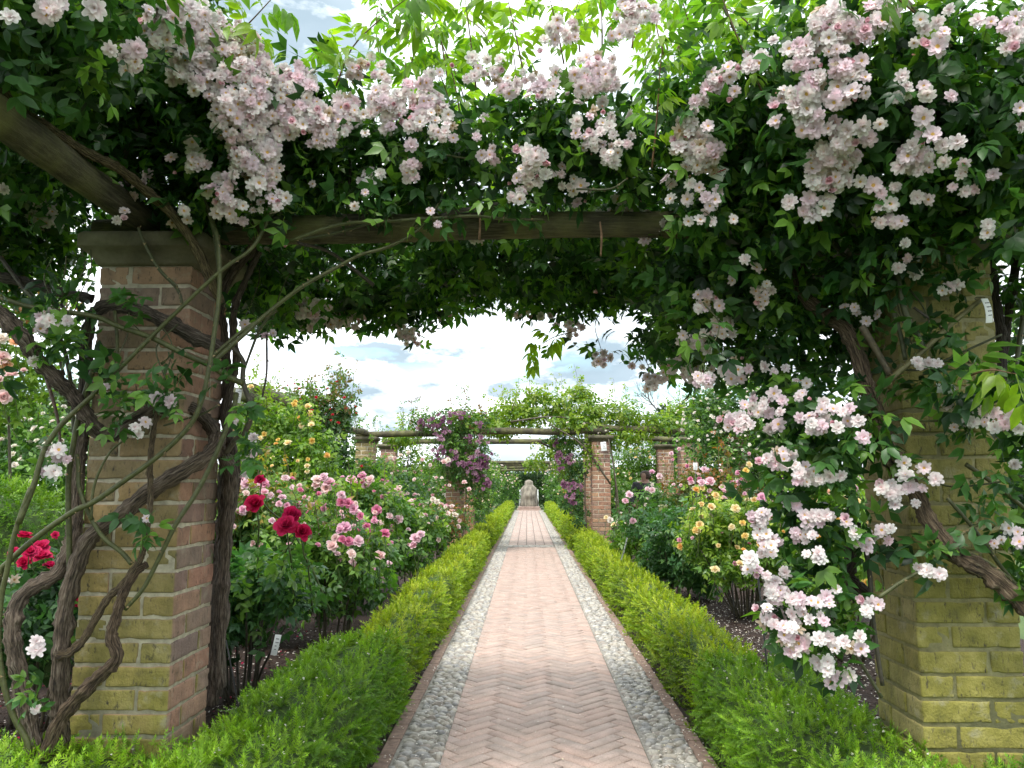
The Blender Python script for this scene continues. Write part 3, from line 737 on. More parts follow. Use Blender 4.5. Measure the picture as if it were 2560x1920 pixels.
def pillar(cx, cyy, label, mb, mm, hash0=0):
    root = empty('brick_pillar', (cx, cyy, 0), label=label, cat='pillar', group='brick pillars of the pergola', kind='thing')
    H = NCOURSE * COURSE; w = HALF - .005
    V, Fq = box_arrays(cx, cyy, H / 2 - .02, 2 * w, 2 * w, H + .03); link('mortar_core', mesh_np('mortar_core', V, [Fq]), root, mm)
    bm = bricks_of(mb)
    for k in range(NCOURSE):
        z = k * COURSE + COURSE / 2 - .005; mir = -1 if k % 2 else 1; e = HALF
        for q, (x, y, rz) in enumerate(((-e + .1075, -e + .0512, 0), (e - .0512, -e + .1075, math.pi / 2), (e - .1075, e - .0512, 0), (-e + .0512, e - .1075, math.pi / 2))):
            j = rng.normal(size=3) * .0012
            place_piece('brick', bm[rng.integers(len(bm))], (cx + mir * x + j[0], cyy + y + j[1], z + j[2] * .5), rotz(rz + (math.pi if rng.random() < .5 else 0) + rng.normal() * .004), 1.0, root)
    place_piece('capital', CAPM, (cx, cyy, H - .004), rotz(0), 1.0, root)
    return root
PL, PR = (-1.355, 2.80), (1.405, 2.72)
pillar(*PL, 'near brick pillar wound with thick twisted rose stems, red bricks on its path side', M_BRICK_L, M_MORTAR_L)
pillar(*PR, 'near mossy yellow-green brick pillar half hidden by white rose clusters', M_BRICK_R, M_MORTAR_R)
PH = NCOURSE * COURSE + .105
row = [(-3.05, 5.75, 'buff brick pillar glimpsed just behind the vine-wound pillar', 1), (-3.1, 8.6, 'brick pillar smothered by the yellow climbing rose', 1), (-3.1, 10.9, 'brick pillar under the tall red climbing rose', 1),
       (-3.02, 14.4, 'clear-standing buff pillar at the open end of the far pergola beam', 1), (-3.05, 17.0, 'shaded pillar just behind the clear-standing buff pillar', 0),
       (-1.32, 14.3, 'far pillar hidden under the purple rambling rose', 0), (-1.32, 16.9, 'far rear pillar behind the purple rambling rose', 0),
       (1.33, 14.1, 'far red brick pillar beside the path with a white plant label', 0), (1.38, 16.8, 'dark brick pillar just behind the far red pillar beside the path', 0),
       (3.02, 14.6, 'red brick pillar at the outer end of the far pergola beside the white rambler', 0), (3.05, 17.2, 'red brick pillar behind the orange-leaved roses with a pale log on top', 0),
       (2.95, 11.0, 'brick pillar inside the white rambling rose', 0)]
for x, y, lab, buff in row: pillar(x, y, lab, M_BRICK_B if buff else M_BRICK_F, M_MORTAR_F)

# ------------------------------------------------------------------ log beams
def log_beam(p0, p1, r, label, seed=0, cat='beam'):
    p0, p1 = np.array(p0, float), np.array(p1, float); g = np.random.default_rng(seed); n = 7
    pts = [p0 + (p1 - p0) * t + g.normal(size=3) * np.array([.012, .012, .010]) * (0 < t < 1) for t in np.linspace(0, 1, n)]
    return tube_obj('log_beam', pts, r * (1 + g.normal(size=n) * .03), M_WOOD, None, (1, 1, 1), 14, 6, .05, seed, label=label, cat=cat, group='round log beams of the pergola', kind='thing')
ZB = PH + .06
log_beam((-1.62, 2.78, ZB), (1.85, 2.72, ZB + .01), .052, 'log beam spanning the near arch below the pink rose mass', 1)
log_beam((-1.37, 2.98, ZB + .0), (-1.34, -.6, ZB - .02), .050, 'thick mossy log running overhead from the vine-wound pillar towards the viewer', 2)
log_beam((1.47, 2.95, ZB + .14), (1.47, -.6, ZB + .13), .072, 'log hidden in roses above the mossy pillar', 3)
log_beam((-3.05, 5.5, ZB), (-3.1, 8.75, ZB), .07, 'log from the glimpsed buff pillar to the yellow rose pillar', 4)
log_beam((-3.1, 8.5, ZB + .12), (-3.1, 11.0, ZB + .10), .07, 'log above the yellow climbing rose', 5)
log_beam((-3.1, 10.8, ZB), (-3.02, 14.55, ZB), .06, 'log meeting the clear-standing buff pillar from the side', 6)
log_beam((-3.22, 14.4, ZB), (-1.2, 14.3, ZB), .060, 'far log beam from the clear-standing pillar into the purple rose', 7)
log_beam((-1.3, 14.26, ZB + .04), (1.5, 14.1, ZB + .02), .062, 'far front log beam crossing above the path', 8)
log_beam((1.3, 14.15, ZB + .1), (3.2, 14.6, ZB + .02), .060, 'far log beam towards the white rambler under yellow-green leaves', 9)
log_beam((-3.2, 17.0, ZB), (1.6, 16.8, ZB), .060, 'second far log beam crossing behind the front one', 10)
log_beam((1.25, 16.8, ZB + .12), (3.25, 17.2, ZB + .05), .060, 'pale bare log on the pillar behind the orange-leaved roses', 11)
for k, (D, pz) in enumerate(((33.5, 2.16), (38.5, 2.18), (45, 2.2), (53, 2.2))):
    log_beam((-2.6, D, pz), (2.8, D, pz), .085, ['distant log beam in front of the statue', 'second distant log beam, above the white bench', 'third distant log beam beyond the bench', 'farthest thin log beam over the path end'][k], 20 + k)

# ------------------------------------------------------------------ foliage volumes
class Vol:
    """A mass of foliage: a set of ellipsoids (centre, radii)."""
    def __init__(s): s.c, s.r, s.w = [], [], []
    def add(s, c, r, w=1.0):
        s.c.append(np.asarray(c, float)); s.r.append(np.broadcast_to(np.asarray(r, float), (3,)).copy()); s.w.append(w); return s
    def px(s, px, py, D, r, w=1.0): return s.add(P(px, py, D), r, w)
    def sample(s, dens, shell=.35):
        """Points per square metre of surface, mostly in the outer shell; returns positions and outward directions."""
        Ps, Ns = [], []
        for c, r, w in zip(s.c, s.r, s.w):
            area = 4 * math.pi * (((r[0] * r[1]) ** 1.6 + (r[0] * r[2]) ** 1.6 + (r[1] * r[2]) ** 1.6) / 3) ** (1 / 1.6)
            n = int(area * dens * w * .82)
            d = rand_dirs(n); k = 1 - np.abs(rng.normal(size=(n, 1))) * shell
            Ps.append(c + d * r * np.clip(k, .05, 1) * (1 + .12 * rng.normal(size=(n, 1)))); Ns.append(nrm(d / r))
        return np.concatenate(Ps), np.concatenate(Ns)
    def hit(s, px, py, default=None):
        """First point of the mass met by the line of sight, with the outward direction there."""
        d = ray(px, py); best = None
        for c, r in zip(s.c, s.r):
            o = (CAM_P - c) / r; v = d / r; A = v @ v; B = 2 * o @ v; Cc = o @ o - 1; q = B * B - 4 * A * Cc
            if q <= 0: continue
            t = (-B - math.sqrt(q)) / (2 * A)
            if t > .5 and (best is None or t < best[0]): best = (t, nrm((CAM_P + d * t - c) / (r * r)))
        if best is None:
            if default is None: return None
            return CAM_P + d * default, nrm(-d)
        return CAM_P + d * best[0], best[1]
def in_pillar(p, m=.02):
    out = np.zeros(len(p), bool)
    for x, y in (PL, PR):
        out |= (np.abs(p[:, 0] - x) < HALF + m) & (np.abs(p[:, 1] - y) < HALF + m) & (p[:, 2] < PH)
    return out
def mix_cols(n, cols, w, jit=.16):
    c = np.array(cols)[rng.choice(len(cols), n, p=np.array(w) / sum(w))]
    return c * (1 + rng.normal(size=(n, 1)) * jit).clip(.5, 1.6)
def leaf_frames(nor, up=.6, spread=.75, droop=.3):
    n = len(nor); z = nrm(nor * .55 + np.array([0, 0, up]) + rng.normal(size=(n, 3)) * spread)
    f = rng.normal(size=(n, 3)) + nor * .8 - np.array([0, 0, droop]); f = f - z * (f * z).sum(1, keepdims=True)
    return frames(f, z)
def add_leaves(acc, tpls, pos, M, size, cols, jit=.25):
    ch = rng.integers(len(tpls), size=len(pos)); sz = size * rng.uniform(1 - jit, 1 + jit, len(pos))
    for q, t in enumerate(tpls):
        w = ch == q; acc.add(t, pos[w], M[w], sz[w], cols[w])
def face_frames(nor):
    """Flower frames: Z along nor, random spin."""
    z = nrm(nor); f = rng.normal(size=z.shape); f = f - z * (f * z).sum(1, keepdims=True); return frames(f, z)
def near_first(pos): return np.argsort(np.linalg.norm(pos - CAM_P, axis=1))

# ------------------------------------------------------------------ the two near climbing roses
DK, MD, LT = (.022, .066, .021), (.052, .14, .034), (.13, .26, .04)
vol_l, vol_r = Vol(), Vol()
# canopy over the arch: a flat-bottomed bank along the log beam, 2.4 to 4 m away
for x in np.arange(-1.3, 1.6, .26):
    v = vol_l if x < .1 else vol_r
    top = np.interp(x, [-1.4, -1.0, -.75, -.4, .2, .6, 1.0, 1.5], [2.76, 2.64, 2.50, 2.48, 2.52, 2.54, 2.60, 2.72])
    v.add((x + rng.normal() * .04, 2.66 + rng.normal() * .05, (2.30 + top) / 2), (.24, .22, (top - 2.20) / 2 + .03))
    v.add((x + rng.normal() * .05, 3.05 + rng.normal() * .06, (2.18 + top) / 2 - .02), (.26, .26, (top - 2.18) / 2), .5)
    v.add((x + rng.normal() * .05, 3.50 + rng.normal() * .06, 2.30), (.27, .28, .19), .9)
    v.add((x + rng.normal() * .05, 3.88 + rng.normal() * .06, 2.24 - .05 * abs(x)), (.26, .22, .15), .9)
# bank above and to the side of the vine-wound pillar
for a in ((120, 60, 2.5, (.5, .35, .34)), (420, 120, 2.45, (.30, .28, .32)), (330, 330, 2.6, (.34, .28, .26)), (560, 250, 2.45, (.2, .2, .2)), (600, 420, 2.55, (.17, .18, .2)), (90, 420, 3.0, (.36, .3, .26)), (40, 640, 3.3, (.30, .3, .22)),
          (150, 560, 3.1, (.22, .25, .16)), (480, 470, 2.6, (.16, .18, .16)), (-150, 250, 2.4, (.5, .5, .4)), (160, -60, 1.9, (.3, .3, .22)), (-40, -80, 1.6, (.35, .4, .25)), (60, 130, 2.1, (.22, .3, .14)), (-260, 60, 1.7, (.3, .4, .3)), (620, 700, 3.3, (.26, .3, .16)), (700, 760, 3.7, (.25, .25, .13)), (760, 300, 2.6, (.26, .2, .22)), (700, 520, 2.56, (.09, .07, .05), .8), (930, 500, 2.58, (.12, .07, .05), .8), (1090, 540, 2.58, (.08, .06, .05), .8), (1280, 510, 2.58, (.13, .07, .05), .8),
          (-100, 560, 2.9, (.3, .4, .25)), (860, 760, 3.9, (.3, .2, .10))): vol_l.px(*a)
for a in ((1850, 250, 2.35, (.30, .26, .30)), (2100, 200, 2.15, (.30, .26, .28)), (2380, 220, 2.1, (.32, .28, .3)), (2560, 350, 2.2, (.30, .3, .4)), (2050, 430, 2.3, (.26, .2, .2)), (2300, 450, 2.25, (.28, .2, .2)), (1850, 520, 2.45, (.25, .2, .18)),
          (1750, 700, 2.95, (.32, .3, .25)), (1900, 640, 2.75, (.3, .25, .26)), (1650, 760, 3.3, (.28, .3, .18), .7), (1790, 860, 3.2, (.25, .28, .13), .6), (1950, 880, 2.9, (.22, .25, .18), .7), (2080, 800, 2.75, (.18, .2, .24), .7), (1600, 850, 3.7, (.24, .22, .08), .6),
          (2000, 1020, 2.6, (.15, .18, .12), .62), (2070, 1110, 2.5, (.17, .16, .17), .62), (1980, 1180, 2.55, (.12, .15, .10), .62), (2130, 1060, 2.4, (.16, .14, .14), .62), (2060, 1290, 2.55, (.13, .16, .14), .62), (2000, 1380, 2.55, (.09, .12, .09), .62), (2110, 1360, 2.55, (.11, .12, .12), .62),
          (2010, 1500, 2.5, (.11, .12, .09), .62), (2080, 1560, 2.45, (.11, .11, .10), .62), (1990, 1570, 2.5, (.08, .1, .06), .62), (2070, 1650, 2.45, (.04, .06, .05)),
          (2320, 955, 2.40, (.14, .06, .04), .7), (2450, 965, 2.34, (.12, .07, .06), .7), (2545, 1040, 2.3, (.10, .1, .10), .7), (2580, 1400, 2.4, (.08, .12, .12), .7), (2490, 1190, 2.36, (.09, .05, .04), .5), (2330, 1390, 2.40, (.06, .04, .03), .6),
          (2620, 560, 2.7, (.3, .4, .3)), (2640, 860, 3.1, (.22, .3, .3)), (2660, 1250, 3.0, (.25, .3, .35)), (2330, 540, 2.35, (.20, .10, .07), .8), (2170, 640, 2.45, (.13, .12, .15), .8)): vol_r.px(*a)

# flower trusses read off the photograph: (x, y, radius, blooms) in each 900 px wide window
S = .4219
TR = []
def win(ox, oy, lst):
    for q in lst: TR.append((ox + q[0] * S, oy + q[1] * S, q[2] * S, q[3]))
win(0, 0, [(1020,50,110,7),(1150,90,100,7),(1250,160,100,6),(930,200,80,5),(1060,220,110,7),(1180,220,100,6),(1290,250,90,5),(1400,200,70,4),(1370,280,80,4),(1480,290,90,5),(1520,360,70,4),(1080,340,110,6),(1050,420,80,5),(1190,330,80,5),(1170,460,80,3),(1290,440,80,3),(1400,400,80,4),(1480,450,80,5),(1540,520,70,4),(1320,590,90,6),(1430,560,80,5),(1480,640,80,5),(1390,660,80,5),(1300,700,70,4),(1370,770,80,4),(1480,740,80,5),(1560,680,60,3),(1660,480,80,4),(1750,450,70,4),(1800,530,80,4),(1690,560,80,4),(1770,620,80,5),(1830,470,50,2),(1640,650,70,4),(1720,710,70,4),(1780,730,80,5),(1870,640,60,3),(1900,700,80,5),(1980,740,90,6),(2050,680,70,4),(2060,610,50,1),(1920,790,80,5),(1880,850,60,2),(1660,760,70,4),(1530,830,80,4),(1570,900,80,5),(1500,920,60,2),(1600,990,70,4),(1530,1000,70,3),(1480,980,60,3),(1520,1080,70,3),(1580,1080,60,2),(1420,890,60,3),(1440,950,60,3),
 (780,360,70,3),(800,290,40,2),(850,90,50,2),(310,40,60,3),(560,50,40,1),(1170,930,70,4),(1150,980,50,2),(1850,1090,40,1),(1640,1180,60,3),(1310,1130,90,5),(1340,1220,80,4),(1440,1220,40,1),(1440,1310,50,1),(1530,1240,50,2),(1500,1360,60,2),(1410,1400,50,1),(840,1070,60,2),(690,1120,50,1),(790,1160,50,1),(720,1290,50,2),(700,1360,40,1),(1090,1250,60,1),(1110,1300,50,1),(1020,1320,50,1),(250,1280,90,5),(350,1330,50,1),(650,290,50,1),(1370,1030,50,2),(1140,840,40,1),(60,100,60,1),(20,1120,50,1)])
win(850, 0, [(100,400,60,3),(160,370,50,2),(235,430,50,2),(30,620,60,3),(30,720,70,4),(170,660,55,2),(250,520,60,2),(240,600,60,3),(310,600,60,3),(370,540,60,2),(300,700,70,3),(330,680,60,3),(500,480,50,2),(480,600,60,3),(530,580,70,4),(530,660,70,4),(480,680,60,3),(450,740,60,2),(420,860,40,1),(610,770,80,4),(560,780,60,1),(640,680,40,1),(660,390,40,1),(590,430,50,1),(540,430,30,1),(785,345,35,1),(870,350,45,1),(780,440,60,2),(900,440,60,3),(990,500,60,3),(1030,540,50,2),(1080,470,50,2),(940,400,60,2),(1180,500,80,4),(1230,550,60,2),(1260,480,60,2),(1150,560,60,2),(860,700,50,1),(1280,160,50,2),(1250,230,60,2),(1380,140,40,1),(1380,210,50,2),(1190,310,40,1),(1340,190,50,1),(1720,40,60,3),(1640,90,50,1),(1790,90,60,2),(1850,100,50,2),(1730,130,70,3),(1700,180,60,2),(1640,200,50,2),(1510,430,120,9),(1450,500,70,4),(1570,470,80,4),(1600,400,60,2),(1430,440,60,2),(1410,610,55,1),(1400,720,50,1),(1400,790,55,1),(1480,690,50,1),(1540,650,60,2),(1520,780,70,2),(1580,740,60,2),(1490,840,60,3),(1620,800,50,1),(1590,900,60,3),(1610,960,50,2),(1690,840,60,2),(810,810,35,1),(870,910,50,2),(850,940,50,1),(910,940,50,1),(1040,895,40,1),(1150,930,60,3),(1220,950,50,1),(1110,990,60,2),(1080,1040,50,2),(1160,1040,60,3),(1220,1030,50,1),(1300,1020,50,2),(1015,1090,45,1),(1065,1130,45,1),(1120,1100,35,1),(1050,1170,50,2),(1350,1090,55,2),(1430,1100,50,1),(1330,1170,60,2),(1440,1180,60,2),(1380,1130,50,1),(1650,1180,45,1),(1780,1180,50,1),(1545,1270,45,1),(1605,1250,45,1),(1650,1260,35,1),(1640,1320,40,1),(1705,1260,30,1),(1820,1260,50,1),(1825,1310,50,1),(1760,1300,40,1),(1750,1350,60,2),(1805,1420,55,1),(1925,1360,45,1),(535,1250,30,1),(580,1330,40,1),(830,1420,45,1),(790,1415,40,1),(420,1010,60,3),(400,980,40,1),(430,970,40,1),(160,1080,60,2),(150,1140,50,1),(85,1220,45,1),(240,1030,40,1)])
win(1660, 0, [(100,730,45,1),(160,710,60,2),(260,750,45,1),(120,850,80,4),(200,850,80,4),(270,880,70,4),(180,930,80,4),(240,960,70,4),(130,770,60,2),(95,1015,45,1),(45,1085,50,1),(155,1090,40,1),(210,1110,55,1),(40,1180,50,1),(140,1180,45,1),(290,1170,60,2),(270,1220,60,1),(145,1310,50,1),(260,1300,70,2),(410,1300,40,1),(10,1360,50,1),(320,470,70,3),(370,450,60,2),(300,510,60,2),(420,540,55,1),(400,590,30,1),(220,590,60,2),(470,380,60,2),(540,370,60,2),(610,360,50,1),(650,240,45,1),(740,290,50,1),(740,390,50,1),(980,80,70,3),(920,150,60,3),(1000,170,80,4),(1080,140,70,3),(1180,170,70,3),(1260,60,60,3),(1310,110,60,3),(850,260,60,2),(830,300,60,3),(820,370,50,2),(890,370,60,1),(900,440,60,2),(960,220,70,3),(1010,300,60,2),(1060,280,60,2),(1060,390,60,3),(1170,360,55,1),(1100,450,60,2),(1190,460,50,1),(1115,540,60,1),(1190,550,50,1),(1140,590,60,1),(1040,580,60,2),(1000,560,60,2),(1030,620,50,1),(870,500,60,3),(860,560,60,3),(750,550,50,1),(680,580,60,2),(770,630,50,1),(830,640,60,3),(840,700,60,2),(920,680,45,1),(665,720,55,1),(655,640,35,1),(870,760,60,2),(820,770,50,1),(1010,765,50,2),(1090,770,50,1),(1170,750,50,1),(1280,735,60,1),(1210,820,50,1),(1140,850,60,1),(1050,840,60,3),(980,900,70,3),(920,930,60,3),(1010,960,70,4),(1100,960,60,2),(920,1030,60,3),(1000,1040,70,4),(1070,1060,60,2),(930,1090,50,2),(990,1130,50,1),(1160,1075,35,1),(745,1195,45,1),(860,1180,50,1),(930,1230,60,2),(830,1250,60,1),(880,1270,60,1),(1240,1100,50,1),(1290,1150,45,1),(1370,1110,50,1),(1340,1210,45,1),(1270,1230,60,1),(1250,1300,50,1),(1320,1290,70,2),(1370,1320,60,1),(1410,1310,50,1),(1500,1170,50,1),(1570,1180,60,1),(1510,840,70,2),(1480,920,80,3),(1590,800,35,1),(1570,930,60,1),(1550,990,70,2),(1650,860,60,1),(1660,960,55,1),(1440,970,60,2),(1740,840,60,1),(1780,970,60,1),(1760,1030,50,1),(1710,1110,60,1),(1820,1110,70,2),(1950,1035,65,1),(1410,450,50,1),(1420,560,60,2),(1540,510,50,1),(1560,560,50,1),(1510,660,50,1),(1540,700,40,1),(1700,570,40,1),(1520,230,70,2),(1600,270,60,2),(1660,190,60,1),(1620,130,50,1),(1690,60,50,1),(1520,120,50,1),(1860,120,50,1),(1940,130,50,1),(2030,150,50,1),(2060,260,70,2),(2110,200,60,2),(2110,80,60,2),(2110,640,40,1),(2110,750,60,1),(1920,1330,50,1),(1920,1380,40,1),(1430,1440,60,1),(1490,1520,45,1),(1440,1530,45,1),(1490,1620,50,1),(1390,1590,40,1),(1430,1600,50,1)])
win(1660, 600, [(480,115,25,1),(545,165,40,1),(400,240,45,1),(610,260,40,1),(590,320,60,3),(575,395,35,1),(240,360,60,3),(200,400,50,1),(330,390,40,1),(310,340,40,1),(160,560,60,2),(220,590,60,3),(130,600,50,2),(280,530,60,2),(340,510,60,3),(390,540,50,2),(230,640,60,2),(150,660,60,2),(60,740,50,3),(100,790,50,2),(170,780,60,3),(240,820,50,3),(320,760,50,2),(380,780,40,2),(450,690,50,2),(440,820,50,2),(480,760,50,2),(600,750,40,1),(650,780,40,1),(720,760,40,1),(830,830,60,2),(650,910,50,1),(700,950,50,1),(690,1020,50,1),(820,910,50,1),(800,930,40,1),(920,950,60,2),(980,990,60,2),(850,1040,60,2),(900,1080,60,3),(980,1080,60,2),(1060,1020,55,1),(1100,1000,50,1),(1130,1070,50,2),(1030,1110,50,1),(870,1130,50,1),(570,980,60,3),(600,1020,50,2),(510,970,40,2),(660,1090,50,2),(430,1080,60,3),(370,1070,40,2),(500,1090,40,2),(1110,390,50,2),(1140,430,50,1),(1260,440,40,1),(1200,480,30,1),(1180,1170,50,1),(1650,300,50,1),(1690,280,45,1),(1740,265,40,1),(1550,720,50,2),(1620,730,40,1),(1500,720,30,1),(1680,975,45,1),(1850,1000,60,1),(1800,1080,60,1),(1880,1070,60,2),(1940,1010,50,2),(2000,1080,60,2),(2050,1040,50,2),(1720,1110,40,1),(2100,1120,50,1),(1990,1250,50,1),(2080,1330,50,1),(1420,1320,60,1),(1540,1350,60,1),(1430,1395,40,1),(1330,1430,60,2),(1290,1470,50,1),(1400,1470,55,2),(1460,1460,50,1),(1530,1470,50,1),(1610,1420,50,1),(1340,1510,50,1),(1370,1570,45,1),(1490,1560,50,1),(700,1290,60,3),(640,1270,50,2),(760,1330,50,2),(830,1380,60,3),(880,1420,50,2),(960,1390,60,2),(1030,1390,50,2),(1080,1650,50,1),(560,1640,50,3),(770,1560,50,2),(900,1620,60,2),(960,1630,50,1),(830,1630,40,1),(1970,1650,50,1)])
win(1660, 1220, [(560,190,50,2),(590,260,50,2),(620,340,60,3),(510,420,40,1),(530,480,40,2),(590,510,50,2),(720,500,50,1),(850,200,50,1),(920,150,50,2),(970,160,50,1),(930,210,45,1),(830,270,60,3),(780,270,50,1),(880,280,50,1),(890,380,60,2),(920,420,50,1),(1080,200,45,1),(1130,265,55,1),(1190,310,60,2),(1240,260,60,2),(1290,250,50,1),(1340,240,50,1),(1330,310,50,1),(1200,350,40,1),(1510,470,50,1),(1560,490,40,1),(1630,510,45,1),(650,580,50,3),(670,630,50,3),(790,640,50,2),(850,660,60,2),(800,720,60,2),(910,680,50,1),(960,640,50,1),(1020,600,50,1),(980,690,50,1),(900,750,60,2),(950,790,50,1),(590,710,50,2),(640,770,60,3),(700,800,60,2),(760,790,60,2),(740,860,60,3),(780,920,60,3),(820,930,40,1),(1180,660,55,1),(1270,690,50,1),(1200,730,60,1),(1230,680,40,1),(960,880,50,2),(1040,910,60,2),(1010,950,50,1),(1160,880,50,1),(1150,950,50,2),(950,1030,50,2),(970,1080,50,1),(1020,1120,60,2),(1100,1110,40,1),(1970,200,55,1),(2040,240,60,1),(1920,310,50,1),(1960,330,50,1),(2000,310,50,1),(2100,260,50,1),(2110,320,50,1)])
win(0, 600, [(625,870,40,1),(970,940,45,1),(1010,955,45,1),(935,945,40,1),(800,1110,50,1),(820,1150,50,1),(860,1080,30,1),(870,1650,45,1),(1400,1070,50,2),(1480,1260,50,2),(1500,1170,40,1),(1440,1380,50,2),(1350,1110,40,1),(1850,400,60,3),(1820,440,60,2),(1900,460,60,2),(1990,480,50,2),(1830,520,50,2),(2100,490,50,2),(1600,550,40,2),(1450,500,40,1),(280,470,60,3),(220,520,50,2),(330,520,50,2),(400,480,40,1),(210,720,40,1),(330,1240,50,2),(380,1290,50,2),(300,1360,50,2)])
win(0, 1220, [(215,910,25,1),(215,960,25,1),(215,1305,30,1),(70,540,40,2)])
for x, y, n in ((680,690,3),(730,690,3),(770,690,3),(870,715,4),(890,730,4),(965,680,2),(1180,680,2),(1240,710,3),(1300,775,3),(1410,825,3),(1440,800,3),(1500,800,4),(660,665,3),(1130,672,2),(1160,682,2),(1215,700,2),(1380,790,2),(705,660,2)): TR.append((x * 1.1573, y * 1.1573, 22, n))

def truss_depth(x, y):
    """Rough distance where no foliage mass lies behind a flower (blooms on bare stems round the pillars)."""
    if y > 790 and x < 480: return 2.46
    if y > 700 and x < 760: return 3.0 if x > 560 else 2.5
    if 760 < y < 1000 and x < 1750: return 3.9
    return 2.42
bl_pos, bl_nor, bl_rad, bl_tpl, ped, hang, hstalk = [], [], [], [], [], [], []
for x, y, rp, n in TR:
    v = vol_l if x < 1390 else vol_r
    h = v.hit(x, y, truss_depth(x, y)); p0, nr = h
    D = p0[1]
    back = nrm(CAM_P - p0)
    size = np.clip(.0228 * (1.0 + .12 * rng.normal()), .018, .029)
    if n >= 3: n = int(round(n * 1.9))
    elif n == 2 and y < 620: n = 3
    if n == 1: offs = [(0, 0)]
    else:
        offs = []
        rr = max(rp * 1.0, 18)
        for k in range(n + (1 if n > 3 else 0)):
            a = 2.4 * k + rng.uniform(0, .8); q = rr * math.sqrt((k + .35) / n) * .95; offs.append((q * math.cos(a), q * math.sin(a)))
    nohit = v.hit(x, y) is None
    anchor = p0 - nr * .06 - np.array([0, 0, .03])
    if nohit and 700 < y < 1000:
        hang.append(p0); anchor = p0 + np.array([0, .02, .05]); up0 = p0 + np.array([rng.normal() * .06, .06, .26]); hstalk.append((up0, (up0 + anchor) / 2 + np.array([rng.normal() * .03, 0, .02]), anchor))
    for ox, oy in offs:
        c = P(x + ox, y + oy, D); edge = (ox * ox + oy * oy) / max(rp * rp, 1)
        c = c + back * (.05 - .035 * edge + rng.normal() * .012) + np.array([0, 0, .0])
        out = nrm(back * .75 + nr * .35 + np.array([0, 0, .22]) + (c - p0) * 6.0 + rng.normal(size=3) * .42)
        bl_pos.append(c); bl_nor.append(out); bl_rad.append(size * rng.uniform(.74, 1.12)); bl_tpl.append(int(rng.choice(11, p=[.13, .14, .11, .12, .04, .13, .11, .10, .05, .03, .04]))); ped.append((anchor, c))
bl_pos, bl_nor, bl_rad, bl_tpl = map(np.array, (bl_pos, bl_nor, bl_rad, bl_tpl))
# further blooms deeper in the mass, on its top and on its underside
for v in (vol_l, vol_r):
    p, nn = v.sample(9, .05); w = (nn[:, 2] > -.3) & (p[:, 1] > 2.3) & ~in_pillar(p, .05) & (p[:, 2] > 1.5)
    p, nn = p[w] + nn[w] * .03, nn[w]
    bl_pos = np.concatenate([bl_pos, p]); bl_nor = np.concatenate([bl_nor, nrm(nn + [0, 0, .4])]); bl_rad = np.concatenate([bl_rad, rng.uniform(.017, .024, len(p))]); bl_tpl = np.concatenate([bl_tpl, rng.integers(11, size=len(p))])
keep = ~in_pillar(bl_pos, -.01); bl_pos, bl_nor, bl_rad, bl_tpl = bl_pos[keep], bl_nor[keep], bl_rad[keep], bl_tpl[keep]

rose_l = empty('climbing_rose', (-1.62, 2.55, 0), label='pale pink climbing rose whose thick twisted stems wind round the brick pillar', cat='climbing rose', group='pale pink climbing roses over the near arch')
rose_r = empty('climbing_rose', (1.25, 2.5, 0), label='pale pink climbing rose cascading in white clusters over the mossy pillar', cat='climbing rose', group='pale pink climbing roses over the near arch')
def blooms_to(root, pos, nor, rad, tpl, sets, mat, nmax=300, name='blossom', stuff='more_blossoms'):
    if not len(pos): return
    M = face_frames(nor); order = np.argsort(-rad / np.linalg.norm(pos - CAM_P, axis=1)); A = Acc()
    for i in order[:nmax]: place_piece(name, tpl_mesh(sets[tpl[i]], name, mat), pos[i], M[i], float(rad[i]), root)
    rest = order[nmax:]
    for q in range(len(sets)):
        w = rest[tpl[rest] == q]; A.add(sets[q], pos[w], M[w], rad[w], np.ones((len(w), 3)))
    A.build(stuff, mat, root, kind='stuff')
lft = bl_pos[:, 0] < .13
blooms_to(rose_l, bl_pos[lft], bl_nor[lft], bl_rad[lft], bl_tpl[lft], RAMBLER, M_PETAL)
blooms_to(rose_r, bl_pos[~lft], bl_nor[~lft], bl_rad[~lft], bl_tpl[~lft], RAMBLER, M_PETAL)
# flower stalks and buds
for root, sgn in ((rose_l, True), (rose_r, False)):
    A = Acc(); B = Acc()
    for k, (a0, c) in enumerate(ped):
        if (c[0] < .13) != sgn: continue
        mid = (a0 + c) / 2 + np.array([0, 0, .012]); V, T, _ = tube([a0, mid, c - nrm(c - a0) * .004], [.0016, .0012, .0010], 3, 2, cap=False); A.raw(V, T, (.10, .15, .05))
        if k % 4 == 0:
            d = c + nrm(a0 - c) * .012 + rng.normal(size=3) * .012; B.add(flower([(4, .9, .9, 1.2, -.3, 0)], (.85, .5, .52), (.4, .35, .12), None, k % 7, nu=1), d[None], face_frames(rng.normal(size=(1, 3)) + [0, -.5, .6]), rng.uniform(.007, .010), np.ones((1, 3)))
    for q in hstalk:
        if (q[2][0] < .13) == sgn: V, T, _ = tube(q, [.003, .0025, .002], 4, 4); A.raw(V, T, (.07, .075, .03))
    A.build('flower_stalks', M_CANE, root, kind='stuff'); B.build('buds', M_PETAL, root, kind='stuff')

